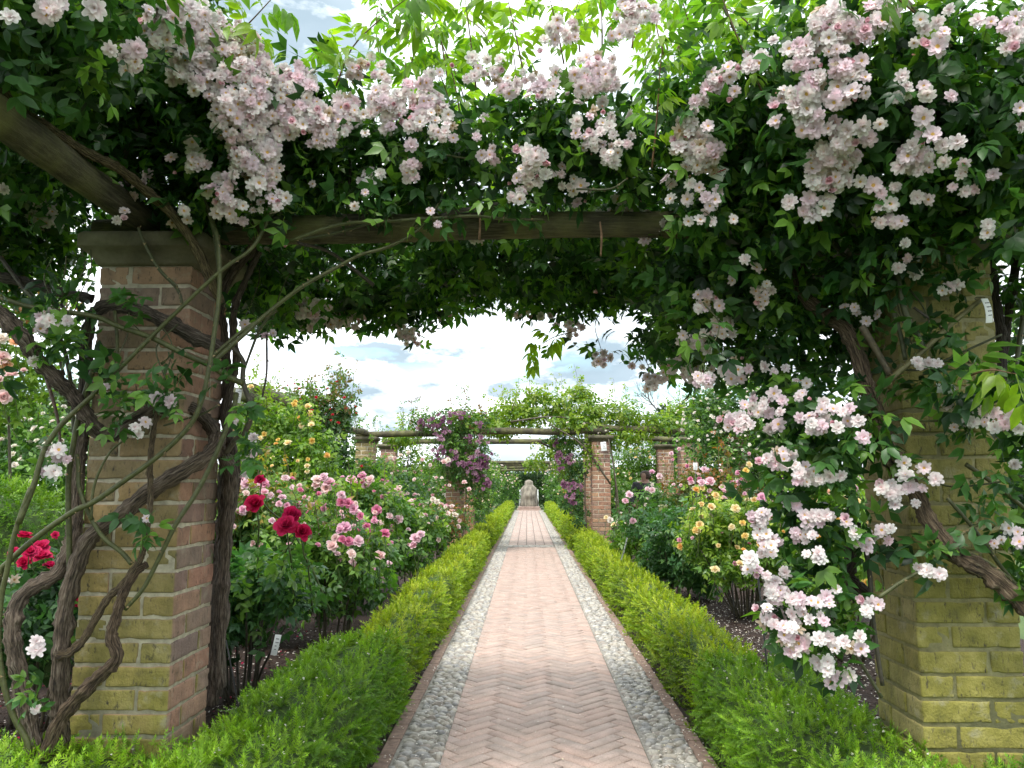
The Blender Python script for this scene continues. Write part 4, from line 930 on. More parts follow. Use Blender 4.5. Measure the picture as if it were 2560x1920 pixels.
# foliage
NEAR_LEAF = .098
for root, v, extra in ((rose_l, vol_l, 1), (rose_r, vol_r, 2)):
    p, nn = v.sample(455, .45)
    w = ~in_pillar(p, .035) & ~((p[:, 2] < 2.10 + .05 * smooth_noise(p, 14, 3) + .04 * rng.normal(size=len(p))) & (p[:, 1] > 2.95) & (np.abs(p[:, 0]) < .55)) & (p[:, 2] > .3)
    w &= ~((np.abs(p[:, 0] + 1.34) < .10) & (p[:, 1] < 2.6) & (p[:, 2] < 2.24))
    # keep the log beam of the arch in view
    w &= ~((p[:, 1] < 2.70) & (p[:, 2] > 1.98) & (p[:, 2] < 2.20) & (p[:, 0] > -.95) & (p[:, 0] < .45) & (rng.random(len(p)) < .2))
    p, nn = p[w], nn[w]; M = leaf_frames(nn)
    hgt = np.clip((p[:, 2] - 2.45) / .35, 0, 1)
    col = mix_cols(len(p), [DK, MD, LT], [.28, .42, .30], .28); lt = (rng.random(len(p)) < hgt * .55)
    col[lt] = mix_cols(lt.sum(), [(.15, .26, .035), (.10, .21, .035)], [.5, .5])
    dist = np.linalg.norm(p - CAM_P, axis=1); A = Acc()
    order = np.argsort(dist + rng.uniform(0, .6, len(p))); near, rest = order[:300], order[300:]
    for i in near:
        me_t = LEAF_A[int(rng.integers(4))]; key = (id(me_t), int(rng.integers(4)))
        if ('lf', key) not in _tpl_mesh:
            cc = [DK, MD, MD, LT][key[1]]; me = mesh_np('leaf', me_t.V, [me_t.T], me_t.C * np.array(cc), True); me.materials.append(M_LEAF); _tpl_mesh[('lf', key)] = me
        place_piece('leaf', _tpl_mesh[('lf', key)], p[i], M[i], NEAR_LEAF * min(1.0, dist[i] / 2.5) * rng.uniform(.75, 1.15), root)
    fr = rest[dist[rest] < 2.62]; bk = rest[dist[rest] >= 2.62]
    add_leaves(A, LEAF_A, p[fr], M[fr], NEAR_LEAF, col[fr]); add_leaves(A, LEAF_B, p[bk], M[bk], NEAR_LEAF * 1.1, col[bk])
    A.build('foliage', M_LEAF, root, kind='stuff')

# long young shoots with drooping lance-shaped leaves rising out of the canopy
def shoot(acc_s, acc_l, pts, n, size, r0=.0035, cols=((.20, .34, .030), (.26, .40, .035), (.13, .27, .035))):
    V, T, _ = tube(pts, np.linspace(r0, r0 * .4, len(pts)), 5, 5); acc_s.raw(V, T, (.16, .085, .045))
    p = np.array(pts); t = np.linspace(.12, 1, n); s = t * (len(p) - 1); i = np.minimum(s.astype(int), len(p) - 2); f = (s - i)[:, None]
    q = p[i] * (1 - f) + p[i + 1] * f; ax = nrm(p[i + 1] - p[i]); a = np.arange(n) * 2.4 + rng.uniform(0, 6)
    u = nrm(np.cross(ax, [.3, .9, .1])); w = np.cross(ax, u); d = nrm(u * np.cos(a)[:, None] + w * np.sin(a)[:, None] + ax * .55)
    M = frames(d, np.array([0, 0, 1.0]) + rng.normal(size=(n, 3)) * .25)
    add_leaves(acc_l, LEAF_Y, q, M, size, mix_cols(n, cols, [1] * len(cols), .14), .2)
for root, sgn in ((rose_l, -1), (rose_r, 1)):
    As, Al = Acc(), Acc()
    S2 = []
    if sgn < 0:
        S2 += [[(578, 100, 2.35), (625, 55, 2.3), (690, -15, 2.25)], [(840, 215, 2.5), (880, 120, 2.45), (960, 40, 2.4), (1040, -20, 2.35)], [(990, 260, 2.6), (1040, 120, 2.5), (1060, -10, 2.4)], [(1190, 220, 2.5), (1175, 90, 2.45), (1160, -20, 2.4)], [(1120, 200, 2.7), (1090, 60, 2.7), (1030, 20, 2.7)],
               [(1310, 190, 2.5), (1290, 90, 2.45), (1265, -20, 2.4)], [(1250, 160, 2.7), (1200, 70, 2.7), (1100, 10, 2.7)], [(900, 240, 2.7), (850, 150, 2.7), (810, 130, 2.65)], [(410, 60, 2.2), (380, 30, 2.15), (350, -20, 2.1)], [(680, 230, 2.6), (640, 150, 2.6)], [(960, 200, 2.8), (940, 80, 2.8), (950, -20, 2.8)]]
    else:
        S2 += [[(1630, 420, 2.3), (1642, 300, 2.25), (1650, 180, 2.2), (1660, 90, 2.15)], [(1505, 150, 2.5), (1505, 60, 2.45), (1500, -20, 2.4)], [(1410, 160, 2.55), (1390, 60, 2.5), (1370, -20, 2.45)], [(1910, 240, 2.2), (1850, 110, 2.15), (1800, -20, 2.1)], [(1920, 120, 2.4), (1850, 40, 2.35), (1760, 10, 2.3)], [(1760, 170, 2.5), (1720, 50, 2.45), (1700, -20, 2.4)],
               [(2330, 70, 1.95), (2260, 10, 1.9), (2210, -30, 1.85)], [(1580, 120, 2.7), (1590, 30, 2.7), (1600, -20, 2.7)], [(1450, 130, 2.8), (1440, 30, 2.8), (1460, -20, 2.8)], [(1850, 130, 2.7), (1900, 30, 2.7), (1960, -20, 2.7)], [(2130, 60, 2.1), (2090, 10, 2.1), (2060, -30, 2.1)], [(1660, 140, 2.8), (1640, 50, 2.8), (1660, -10, 2.8)],
               [(2400, 950, 2.25), (2470, 925, 2.2), (2540, 935, 2.15)], [(1430, 830, 3.8), (1380, 845, 3.8), (1330, 880, 3.8)]]
    for k, sp in enumerate(S2):
        pts = [P(*q) for q in sp]; L = np.linalg.norm(pts[-1] - pts[0]); shoot(As, Al, pts, int(4 + L * 18), rng.uniform(.11, .15))
    for k in range(9):                                                        # more behind, along the top of the bank
        x = rng.uniform(-.5, .1) if sgn < 0 else rng.uniform(.1, 1.35); y = rng.uniform(2.65, 3.5); z = 2.5
        h = rng.uniform(.25, .62); lean = rng.normal(size=2) * .12
        shoot(As, Al, [(x, y, z), (x + lean[0] * .4, y + lean[1] * .4, z + h * .6), (x + lean[0], y + lean[1], z + h)], int(5 + h * 18), rng.uniform(.10, .135))
    As.build('young_shoots', M_CANE, root, kind='stuff'); Al.build('young_foliage', M_YOUNG, root, kind='stuff')

# stems traced in the photograph; every stem is its own part
GRN = (.070, .078, .026); GRN2 = (.050, .056, .022); GRY = (.19, .165, .135); DRK = (.06, .05, .04)
def stem(root, ox, oy, pts, r_px, D, col, bark=None, seed=0):
    """pts in 900 px windows; D one distance or a list; r_px in window pixels."""
    Ds = np.broadcast_to(np.asarray(D, float), (len(pts),)) if np.ndim(D) == 0 else np.interp(np.linspace(0, 1, len(pts)), np.linspace(0, 1, len(D)), D)
    w = [P(ox + x * S, oy + y * S, d) for (x, y), d in zip(pts, Ds)]
    r = np.broadcast_to(np.asarray(r_px, float), (2,)); rr = np.linspace(r[0], r[1], len(pts)) * S * Ds / F_PX
    bk = rr.max() > .010 if bark is None else bark
    tube_obj('stem', w, rr, M_BARK if bk else M_CANE, root, col, 12 if bk else 7, 10 if bk else 6, .17 if bk else .03, seed)
    if not bk and rr.max() > .003:                                             # thorns
        A = Acc(); V, T, _ = tube(w, rr, 3, 6, cap=False); idx = rng.integers(0, len(V), max(3, len(w) * 3))
        for i in idx:
            d = rand_dirs(1)[0]; p = V[i]; e = np.array([0, 0, .004]); A.raw([p - e, p + e, p + d * .010], [(0, 1, 2)], (.25, .18, .09))
        A.build('thorns', M_CANE, root, kind='stuff')
k = 0
FL = [
 (0,1220,[(330,1700),(345,1450),(345,1250),(360,1000),(380,750),(440,500),(530,300),(700,170),(870,30),(1100,-110),(1250,-210),(1300,-300)],(48,46),[2.55,2.52,2.52,2.56,2.75],GRY),
 (0,600,[(1300,2650),(1310,2200),(1330,1900),(1350,1640),(1370,1400),(1290,1200),(1230,1080),(1130,1000),(960,990),(850,1040),(700,1130),(600,1150),(510,1040),(430,920),(330,820),(230,720),(150,600),(50,480),(-60,400)],(34,46),[3.05,2.98,2.85,2.72,2.55,2.50,2.46,2.42,2.40],(.15,.13,.11)),
 (0,1220,[(230,1700),(190,1450),(150,1250),(100,1000),(80,800),(130,650),(250,560),(350,500),(410,370),(440,250),(450,100),(470,-150),(490,-300)],(46,36),[2.50,2.50,2.58,2.66],GRY),
 (0,600,[(480,1250),(505,800),(520,550),(570,420),(700,380),(900,440),(1100,540),(1280,620),(1350,680)],(34,40),[2.66,2.58,2.54,2.54,2.58],(.12,.105,.09)),
 (0,1220,[(250,1620),(350,1380),(480,1220),(620,1080),(690,1000),(660,880),(690,740),(730,620),(800,500),(870,450)],(42,20),[2.48,2.46,2.48],(.17,.13,.09)),
 (0,1220,[(350,990),(420,970),(500,890),(580,750),(650,640),(720,580),(800,470),(840,400),(870,260),(890,100),(890,0),(890,-140),(905,-320),(950,-500),(1000,-620)],(24,13),[2.48,2.47,2.5],(.15,.12,.07)),
 (0,600,[(1260,2750),(1275,2400),(1290,2050),(1310,1800),(1330,1600),(1330,1400),(1350,1150),(1350,900),(1340,700),(1320,500),(1300,380),(1380,200),(1500,40),(1560,-120)],(36,26),[3.06,3.04,2.98,2.95,2.9,2.75],(.13,.11,.09)),
 (0,600,[(1290,2700),(1290,2200),(1320,1800),(1370,1560),(1400,1400),(1380,1250),(1330,1050),(1370,850),(1400,700),(1380,560),(1390,400),(1450,250),(1540,60)],(30,18),[3.05,2.98,2.92,2.9,2.8],(.10,.085,.07)),
 (0,600,[(-40,215),(100,240),(200,270),(400,320),(540,350)],(34,28),[2.75,2.72,2.68],(.07,.06,.05)),
 (0,0,[(-60,470),(0,530),(100,640),(300,770),(500,900),(700,1000),(850,1120),(1000,1250),(1150,1450),(1240,1640),(1310,1800)],(32,24),[1.75,1.95,2.2,2.42,2.52,2.58],(.17,.15,.07)),
 (0,0,[(430,640),(560,790),(680,930),(760,1100)],(22,14),[2.5,2.5],DRK),(0,0,[(600,520),(620,700),(680,940)],(20,16),2.6,DRK),(0,0,[(840,740),(760,880),(700,1000)],(16,16),2.5,(.09,.085,.04)),
 (0,0,[(140,160),(330,240),(560,420),(760,700)],(16,10),2.6,DRK),(0,0,[(200,330),(420,540),(560,640),(660,660)],(18,10),2.6,DRK)]
for ox, oy, pts, r, D, c in FL: stem(rose_l, ox, oy, pts, r, D, c, True, k); k += 1
GL_ = [
 (0,600,[(-20,2050),(10,1950),(60,1900),(170,1800),(300,1700),(450,1600),(560,1550),(760,1410),(900,1310),(1050,1180),(1150,1060),(1210,900),(1240,750),(1270,550),(1300,300),(1290,0),(1240,-150)],(18,14),[2.44,2.44,2.46,2.5],GRN),
 (0,1220,[(740,720),(830,620),(880,540),(960,380),(1050,200),(1180,0),(1300,-250),(1380,-460),(1400,-560)],(12,16),[2.48,2.5,2.62],GRN),
 (0,600,[(-20,335),(200,400),(550,450),(700,510),(900,580),(1100,680),(1240,740),(1350,810),(1440,850)],(15,20),[2.45,2.46,2.5,2.6],GRN),
 (0,600,[(110,1680),(200,1450),(260,1250),(350,1110),(450,1010),(560,910),(700,770),(850,620),(950,520),(1200,280),(1350,150),(1480,60),(1560,-60),(1620,-240),(1640,-420)],(17,10),[2.4,2.44,2.48,2.55],GRN),
 (0,1220,[(410,520),(410,300),(405,0),(420,-170),(470,-440),(530,-640),(560,-720)],(16,16),[2.52,2.5,2.48],GRN),
 (0,600,[(850,0),(940,170),(1050,290),(1080,380)],(11,10),2.56,GRN2),
 (0,600,[(1240,740),(1400,600),(1600,420),(1800,270),(2000,160),(2130,90),(2300,40),(2480,-60),(2600,-220),(2660,-420)],(15,7),[2.5,2.6,2.62,2.6,2.6],GRN),
 (0,600,[(1260,690),(1420,550),(1560,460),(1640,420)],(12,8),[2.52,2.62],GRN),
 (0,1220,[(780,450),(720,380),(620,300),(540,180),(470,0),(465,-120),(455,-200)],(15,12),[2.48,2.48],GRN),
 (0,600,[(540,1660),(560,1450),(650,1260),(760,1170)],(9,6),2.47,GRN),(0,600,[(680,420),(695,600),(690,720)],(11,10),2.53,GRN),
 (0,600,[(1580,560),(1580,780),(1560,900),(1555,930)],(7,5),2.9,(.07,.05,.05)),(0,600,[(1620,420),(1540,530),(1490,650),(1440,790)],(9,7),2.8,GRN2),
 (0,600,[(1380,640),(1440,720),(1440,840),(1490,1000),(1460,1120),(1390,1190),(1340,1260)],(14,18),[2.7,2.7,2.75],(.07,.06,.04)),
 (0,600,[(150,290),(300,470),(380,650),(420,850),(430,1000),(440,1180)],(14,11),2.55,GRN2),(0,600,[(275,820),(340,1050),(360,1250)],(11,8),2.7,(.10,.06,.045)),
 (0,600,[(0,100),(150,300),(260,420),(380,800)],(12,9),2.7,DRK),(0,600,[(360,380),(470,560),(500,700)],(12,9),2.8,DRK),
 (0,1220,[(180,0),(90,260),(40,500),(10,640),(-10,900),(20,1150),(80,1350),(160,1500),(180,1650)],(14,18),[2.4,2.42,2.45],GRN),
 (0,600,[(740,450),(830,540),(850,560)],(4,3),2.5,GRN),(0,600,[(970,1100),(1100,1060),(1200,1030),(1290,980)],(6,5),2.5,GRN2),
 (0,0,[(820,1350),(860,1450),(940,1590),(1050,1700)],(9,9),2.5,GRN2),(0,0,[(1230,1240),(1270,1400),(1300,1640)],(11,10),2.52,GRN2),(0,0,[(1170,1080),(1220,1200),(1250,1300)],(9,9),2.5,GRN2),
 (850,0,[(-300,1430),(0,1330),(300,1310),(600,1290),(800,1280),(1000,1300),(1200,1300)],(12,8),2.58,GRN),(850,0,[(-300,1430),(-60,1390),(200,1320),(500,1290)],(12,8),2.62,GRN2),
 (850,0,[(600,1280),(700,1250),(1000,1200),(1250,1200)],(16,8),2.6,DRK),(850,0,[(560,910),(800,945),(900,950)],(7,5),2.5,GRN),
 (850,0,[(200,1690),(-50,1500),(-250,1440)],(12,10),[2.9,2.7],DRK),(850,0,[(30,800),(60,1000),(40,1200)],(12,9),2.7,DRK)]
for ox, oy, pts, r, D, c in GL_: stem(rose_l, ox, oy, pts, r, D, c, False, k); k += 1
FR = [
 (1660,600,[(760,40),(800,180),(830,330),(950,440),(1080,540),(1150,680),(1200,860),(1240,950),(1290,1130),(1380,1330),(1500,1520),(1560,1650),(1640,1760),(1740,1870),(1900,1960),(2030,2070),(2180,2210)],(40,52),[2.75,2.6,2.46,2.42,2.38],(.15,.12,.08)),
 (1660,600,[(1920,-150),(1920,0),(1950,300),(1990,520),(2000,750),(2020,1000)],(32,26),2.75,(.05,.042,.035)),(1660,600,[(2130,-100),(2100,0),(2050,350),(2010,700)],(26,22),2.85,DRK),
 (1660,1220,[(1130,200),(1110,330),(1110,450),(1080,530),(1180,620),(1260,760)],(40,36),[2.95,2.95],(.055,.045,.04))]
for ox, oy, pts, r, D, c in FR: stem(rose_r, ox, oy, pts, r, D, c, True, k); k += 1
GR_ = [
 (1660,600,[(1330,-60),(1340,0),(1380,200),(1430,430),(1500,560),(1530,650)],(20,18),2.42,GRN2),(1660,600,[(1880,350),(1700,500),(1530,660),(1350,820),(1290,880)],(15,20),2.42,(.13,.12,.05)),
 (1660,600,[(1350,400),(1400,560),(1430,710)],(14,13),2.46,GRN2),(1660,600,[(840,20),(1000,150),(1150,300)],(14,10),2.5,GRN2),(1660,600,[(1170,510),(1250,640),(1340,800)],(22,18),2.48,(.10,.08,.05)),
 (1660,600,[(2130,450),(2080,780),(2060,900)],(15,12),2.6,GRN2),(1660,600,[(1240,1020),(1420,1070),(1700,1070)],(9,7),2.4,GRN),(1660,600,[(1480,400),(1650,530),(1810,730)],(8,6),2.45,DRK),
 (1660,600,[(1400,770),(1550,760),(1800,650),(2000,560)],(7,7),2.44,GRN2),(1660,600,[(1020,20),(1090,150),(1130,240)],(12,10),2.6,DRK),(1660,600,[(640,170),(800,360),(900,560),(960,680)],(12,9),2.9,DRK),(1660,600,[(600,430),(760,500),(900,640),(1000,800)],(11,8),3.0,DRK),
 (1660,600,[(1550,1400),(1700,1460),(1950,1440),(2130,1400)],(7,5),2.42,GRN2),(1660,600,[(1790,1330),(1950,1440),(2150,1600)],(14,12),2.44,(.08,.08,.03)),
 (1660,1220,[(1270,650),(1400,560),(1520,490)],(13,10),2.4,GRN),(1660,1220,[(1190,330),(1220,520),(1230,700),(1260,950),(1295,1170)],(15,12),2.5,(.05,.045,.03)),(1660,1220,[(1050,860),(1150,1010),(1290,1240)],(9,11),2.5,(.07,.075,.035)),
 (1660,1220,[(1720,350),(1900,430),(2000,500),(2150,620)],(11,10),2.4,GRN),(1660,1220,[(1680,60),(1850,260),(2000,470),(2150,640)],(11,11),2.42,GRN2),(1660,1220,[(1700,330),(1800,250),(1920,190)],(10,7),2.4,GRN),
 (1660,1220,[(1220,420),(1290,540),(1300,600)],(4,4),2.46,GRN2),(1660,0,[(330,-10),(450,250),(600,570),(610,1150)],(10,8),2.3,GRN2),(1660,0,[(1420,-10),(1600,170),(1700,280)],(16,12),2.0,(.12,.10,.05)),(1660,0,[(440,970),(600,980)],(8,5),2.4,GRN2),
 (1660,0,[(480,1190),(700,1200),(900,1330),(1050,1480)],(9,9),2.5,GRN2),(1660,0,[(760,1250),(1000,1450),(1200,1640)],(12,12),2.5,GRN2),(1660,0,[(880,1640),(1100,1659),(1150,1700)],(12,10),2.6,DRK),(850,0,[(1400,1120),(1600,1120),(1700,1060)],(7,5),2.45,GRN2)]
for ox, oy, pts, r, D, c in GR_: stem(rose_r, ox, oy, pts, r, D, c, False, k); k += 1
# sparse leaves on the stems that cross the pillars
for root, lst in ((rose_l, [(700,830,6,60,0,600),(860,880,5,50,0,600),(1000,880,4,40,0,600),(690,1010,5,50,0,600),(640,1090,5,40,0,600),(760,1000,4,40,0,600),(770,380,6,60,0,600),(840,390,4,40,0,600),(1330,830,4,40,0,600),(1450,1000,5,60,0,600),(1430,1280,6,50,0,600),(1500,1230,5,50,0,600),(310,620,9,90,0,600),(430,640,8,60,0,600),(340,1290,6,60,0,600),(230,1170,5,40,0,1220),(250,1230,3,30,0,1220),(870,200,5,50,0,1220),(860,300,5,40,0,1220),(450,560,4,30,0,600),(1060,990,3,20,0,600)]),
                  (rose_r, [(1550,300,6,50,1660,1220),(1620,380,6,60,1660,1220),(1700,380,4,40,1660,1220),(1950,80,7,90,1660,1220),(1900,120,5,60,1660,1220),(1650,650,4,50,1660,600),(1800,1150,6,60,1660,600),(1500,1380,6,60,1660,600),(1700,560,4,40,1660,600)])):
    A = Acc()
    for x, y, n, sp, ox, oy in lst:
        for q in range(n):
            p = P(ox + (x + rng.normal() * sp * .6) * S, oy + (y + rng.normal() * sp * .5) * S, 2.43 + rng.normal() * .03)
            add_leaves(A, LEAF_A, p[None], leaf_frames(np.array([[0, -1.0, .2]])), .085, mix_cols(1, [MD, (.05, .13, .04), LT], [.4, .4, .2]))
    for q in hang:
        if (q[0] < .13) == (root is rose_l):
            n = 6; add_leaves(A, LEAF_A, q + [0, .03, .08] + rng.normal(size=(n, 3)) * .05, leaf_frames(rng.normal(size=(n, 3))), .10, mix_cols(n, [DK, MD, LT], [.4, .4, .2]))
    A.build('sparse_leaves', M_LEAF, root, kind='stuff')

# ------------------------------------------------------------------ shrubs and climbers in the beds
def climber(name, label, cat, vol, dens, tpls, size, cols, wts, sets, expl, nrand, rad, group=None, base=None, stems=(), nmax=300, up=.7, explD=None, spires=0, low_z=.05, petals_on=True, tipcol=None, shell=.34):
    """A plant whose leaves fill vol; expl: blooms read off the photograph (px, py, r_px[, set])."""
    c = np.mean(vol.c, axis=0); base = (c[0], c[1], 0) if base is None else base
    root = empty(name, base, label=label, cat=cat, group=group)
    p, nn = vol.sample(dens, shell); w = (p[:, 2] > low_z) & ~in_pillar(p, .03); p, nn = p[w], nn[w]
    col = mix_cols(len(p), cols, wts)
    if tipcol is not None:
        zt = np.array([cc[2] + rr[2] for cc, rr in zip(vol.c, vol.r)]).max(); t = (rng.random(len(p)) < np.clip((p[:, 2] - zt + .45) / .5, 0, .5)); col[t] = mix_cols(t.sum(), tipcol, [1] * len(tipcol))
    A = Acc(); add_leaves(A, tpls, p, leaf_frames(nn, up), size, col); A.build('foliage', M_LEAF, root, kind='stuff')
    for k, (pts, r, cc) in enumerate(stems): tube_obj('stem', pts, r, M_CANE, root, cc, 6, 4, .04, k)
    bp, bn, br, bt = [], [], [], []
    flat = []
    for q, st in enumerate(sets): flat += [(q, i) for i in range(len(st))]
    allsets = [t for st in sets for t in st]; off = np.cumsum([0] + [len(st) for st in sets])
    A2 = Acc()
    for e in expl:
        h = vol.hit(e[0], e[1], explD); 
        if h is None: h = (P(e[0], e[1], c[1] - .2), np.array([0, -1., .2]))
        pos, nr = h; back = nrm(CAM_P - pos); pos = pos + back * .05 + nr * .03
        q = int(e[3]) if len(e) > 3 else 0
        bp.append(pos); bn.append(nrm(back * .6 + nr * .4 + [0, 0, .55] + rng.normal(size=3) * .3)); br.append(e[2] * pos[1] / F_PX); bt.append(int(rng.integers(off[q], off[q + 1])))
    if nrand:
        p2, n2_ = vol.sample(60, .03); w = (n2_[:, 2] > -.25) & (p2[:, 2] > low_z + .2); p2, n2_ = p2[w], n2_[w]
        sc = n2_[:, 2] * .6 - n2_[:, 1] + rng.normal(size=len(p2)) * .8; o = np.argsort(-sc)[:nrand]
        for i in o:
            bp.append(p2[i] + n2_[i] * .035); bn.append(nrm(n2_[i] * .5 + [0, -.5, .6] + rng.normal(size=3) * .35)); br.append(rad * rng.uniform(.6, 1.2)); bt.append(int(rng.integers(len(allsets))))
    if bp: blooms_to(root, np.array(bp), np.array(bn), np.array(br), np.array(bt), allsets, M_PETAL, nmax)
    for b_ in bp[:len(expl)]:
        V, T, _ = tube([b_, b_ + [rng.normal() * .02, .03, -.10], b_ + [rng.normal() * .03, .10, -.26]], [.003, .003, .004], 3, 2, cap=False); A2.raw(V, T, (.09, .13, .04))
    if spires:
        Al = Acc()
        for _ in range(spires):
            i = int(rng.integers(len(vol.c))); c0 = vol.c[i] + vol.r[i] * nrm(rng.normal(size=3) * [.7, .5, .3] + [0, 0, 1]) * .9
            h = rng.uniform(.12, .38) * (1 + .3 * size / .1); ln = rng.normal(size=2) * .07
            pts = [c0, c0 + [ln[0] * .5, ln[1] * .5, h * .6], c0 + [ln[0], ln[1], h]]; V, T, _ = tube(pts, [.004, .003, .002], 3, 2, cap=False); A2.raw(V, T, (.12, .09, .045))
            n = 7; t = np.linspace(.2, 1, n)[:, None]; q = np.array(pts[0]) * (1 - t) + np.array(pts[2]) * t
            add_leaves(Al, tpls, q, leaf_frames(rng.normal(size=(n, 3)) * [1, 1, .2], .5), size * .75, mix_cols(n, tipcol or cols, [1] * len(tipcol or cols)))
        Al.build('young_foliage', M_YOUNG, root, kind='stuff')
    A2.build('flower_stalks', M_CANE, root, kind='stuff')
    return root
def bush_vol(x, y, rx, ry, h, low, n=8, seed=0):
    g = np.random.default_rng(seed); v = Vol(); mid = (h + low) / 2
    v.add((x, y, mid), (rx * .75, ry * .75, (h - low) / 2 * .9), .8)
    for k in range(n):
        a = 2 * math.pi * k / n + g.uniform(-.3, .3); d = g.uniform(.45, .75); r = g.uniform(.28, .45) * min(rx, ry)
        z = g.uniform(low + r * .7, h - r * .75) if h - r * .75 > low + r * .7 else mid
        v.add((x + math.cos(a) * rx * d, y + math.sin(a) * ry * d, z), (r, r, r * .85))
    for k in range(3): v.add((x + g.normal() * rx * .35, y + g.normal() * ry * .35, h - .16), (.2 * rx / .5, .2 * ry / .5, .17))
    return v
def canes(x, y, rx, ry, h, low, n, col=(.07, .06, .035), seed=0):
    g = np.random.default_rng(seed); out = []
    for k in range(n):
        a = g.uniform(0, 6.28); d = g.uniform(.2, .75); top = (x + math.cos(a) * rx * d, y + math.sin(a) * ry * d, low + (h - low) * g.uniform(.25, .7)); b0 = (x + math.cos(a) * .08, y + math.sin(a) * .08, -.03)
        m_ = [(b0[i] * .55 + top[i] * .45) + g.normal() * .02 for i in range(3)]; out.append(([b0, m_, top], [.009, .007, .004], np.array(col) * g.uniform(.7, 1.3)))
    return out
MID = [(.075, .175, .038), (.135, .255, .045), (.046, .115, .034)]; DARKG = [(.046, .125, .046), (.072, .17, .055), (.034, .088, .036)]; LIME = [(.13, .24, .035), (.19, .30, .035), (.08, .17, .03)]
BRONZE = [(.26, .10, .03), (.20, .12, .03), (.12, .16, .03)]
def win3(lst, q=0): return [(500 + x * .339, 850 + y * .339, r * .339, q) for x, y, r in lst]
def win7(lst, q=0): return [(560 + x * .1808, 1200 + y * .1808, r * .1808, q) for x, y, r in lst]
def win4(lst, q=0): return [(1400 + x * .3014, 850 + y * .3014, r * .3014, q) for x, y, r in lst]
def win9(lst, q=0): return [(1660 + x * S, 1220 + y * S, r * S, q) for x, y, r in lst]
def bush(label, x, y, rx, ry, h, low, dens, tpls, size, cols, sets, expl, nrand, rad, seed, ncane=10, tipcol=None, spires=0, group='shrub roses in the beds', explD=None, name='rose_bush'):
    v = bush_vol(x, y, rx, ry, h, low, 8, seed)
    return climber(name, label, 'rose bush', v, dens, tpls, size, cols, [.4, .35, .25], sets, expl, nrand, rad, group, (x, y, 0), canes(x, y, rx, ry, h, low, ncane, seed=seed), tipcol=tipcol, spires=spires, explD=explD, low_z=low * .6)
# pink side of the path
crim = empty('rose_bush', (-1.5, 4.35, 0), label='dark-leaved rose bush with five large crimson blooms on tall stems', cat='rose bush', group='shrub roses in the beds')
v = bush_vol(-1.66, 4.55, .48, .45, .80, .26, 9, 41); v.add((-1.95, 4.1, .52), (.3, .3, .22))
p, nn = v.sample(290, .5); w = p[:, 2] > .22; p, nn = p[w], nn[w]; A = Acc(); add_leaves(A, LEAF_B, p, leaf_frames(nn), .12, mix_cols(len(p), DARKG + [(.13, .25, .04)], [.32, .32, .14, .22], .25)); A.build('foliage', M_LEAF, crim, kind='stuff')
for k, (pts, r, c) in enumerate(canes(-1.62, 4.5, .5, .45, .8, .3, 16, (.05, .045, .03), 5)): tube_obj('stem', pts, r, M_CANE, crim, c, 6, 4, .04, k)
for k, (px, py, r, D, nx) in enumerate(((639, 1261, 27, 3.95, -.1), (729, 1290, 24, 4.0, .2), (716, 1316, 28, 3.9, .1), (754, 1332, 23, 3.9, .5), (650, 1200, 15, 4.0, -.2))):
    q = P(px, py, D); nr = nrm(np.array([nx, -.75, .5])); place_piece('blossom', tpl_mesh(CRIMSON[k % 3], 'blossom', M_PETAL), q, face_frames(nr[None])[0], r * D / F_PX * 1.08, crim)
    b0 = np.array([-1.5 + .1 * k, 4.4, .5]); tube_obj('stem', [q - nr * .015, q + [0, .06, -.12], (q + b0) / 2 + [0, 0, .05], b0], [.004, .004, .005, .006], M_CANE, crim, (.07, .10, .03), 6, 4)
    A = Acc(); n = 7; t = np.linspace(.25, .9, n)[:, None]; add_leaves(A, LEAF_A, (q + [0, .06, -.1]) * (1 - t) + b0 * t, leaf_frames(rng.normal(size=(n, 3))), .12, mix_cols(n, MID, [1, 1, 1])); A.build('stem_leaves', M_LEAF, crim, kind='stuff')
E = [(340,1090,50),(385,1100,40),(480,1095,50),(310,1070,40),(480,1145,38),(340,1150,30),(640,1030,35),(870,1040,45),(920,1020,40),(960,1060,50),(870,1080,40),(940,1100,45),(600,1180,35),(580,1220,30),(630,1230,30),(580,1145,25),(720,1130,25),(880,1340,30),(960,1360,25),(920,1385,25),(230,1370,25),(260,1280,25),(270,1250,20),(870,1490,30),(640,1510,35),(740,1340,22),(830,1240,26),(790,1180,20),(660,1120,22)]
bush('full pink rose bush behind the crimson blooms, nearest the twisted trunk', -2.1, 6.0, .70, .6, 1.20, .3, 330, LEAF_B, .11, MID, [PINK + PALEPINK[:2]], win3(E), 70, .030, 42, 10, [(.16, .24, .05), (.28, .20, .05)], 10)
E = [(1050,1150,35),(1050,1200,40),(1100,1210,40),(1140,1250,40),(1155,1210,20),(1150,1300,35),(1190,1300,30),(1170,1350,30),(1200,1405,25),(1060,1415,55),(1030,1430,35),(980,1530,45),(1040,1490,40),(1080,1500,40),(1140,1500,45),(1000,1480,35),(1110,1600,40),(1020,1600,30),(1300,1600,45),(1290,1340,30),(1300,1380,30),(1340,1440,45),(1590,1470,45),(1580,1520,35),(1630,1440,35),(760,1600,35)]
bush('pink rose bush leaning over the low hedge with many fading blooms', -1.45, 5.9, .52, .62, .98, .2, 360, LEAF_B, .11, MID, [PINK + PALEPINK[:2]], win3(E), 60, .028, 43, 10, LIME, 10)
E = [(1120,1040,50),(1200,1010,40),(1260,1040,40),(1210,1090,35),(1140,1075,20),(1290,1265,40),(1380,1310,30),(1440,1330,40),(1040,1150,35)]
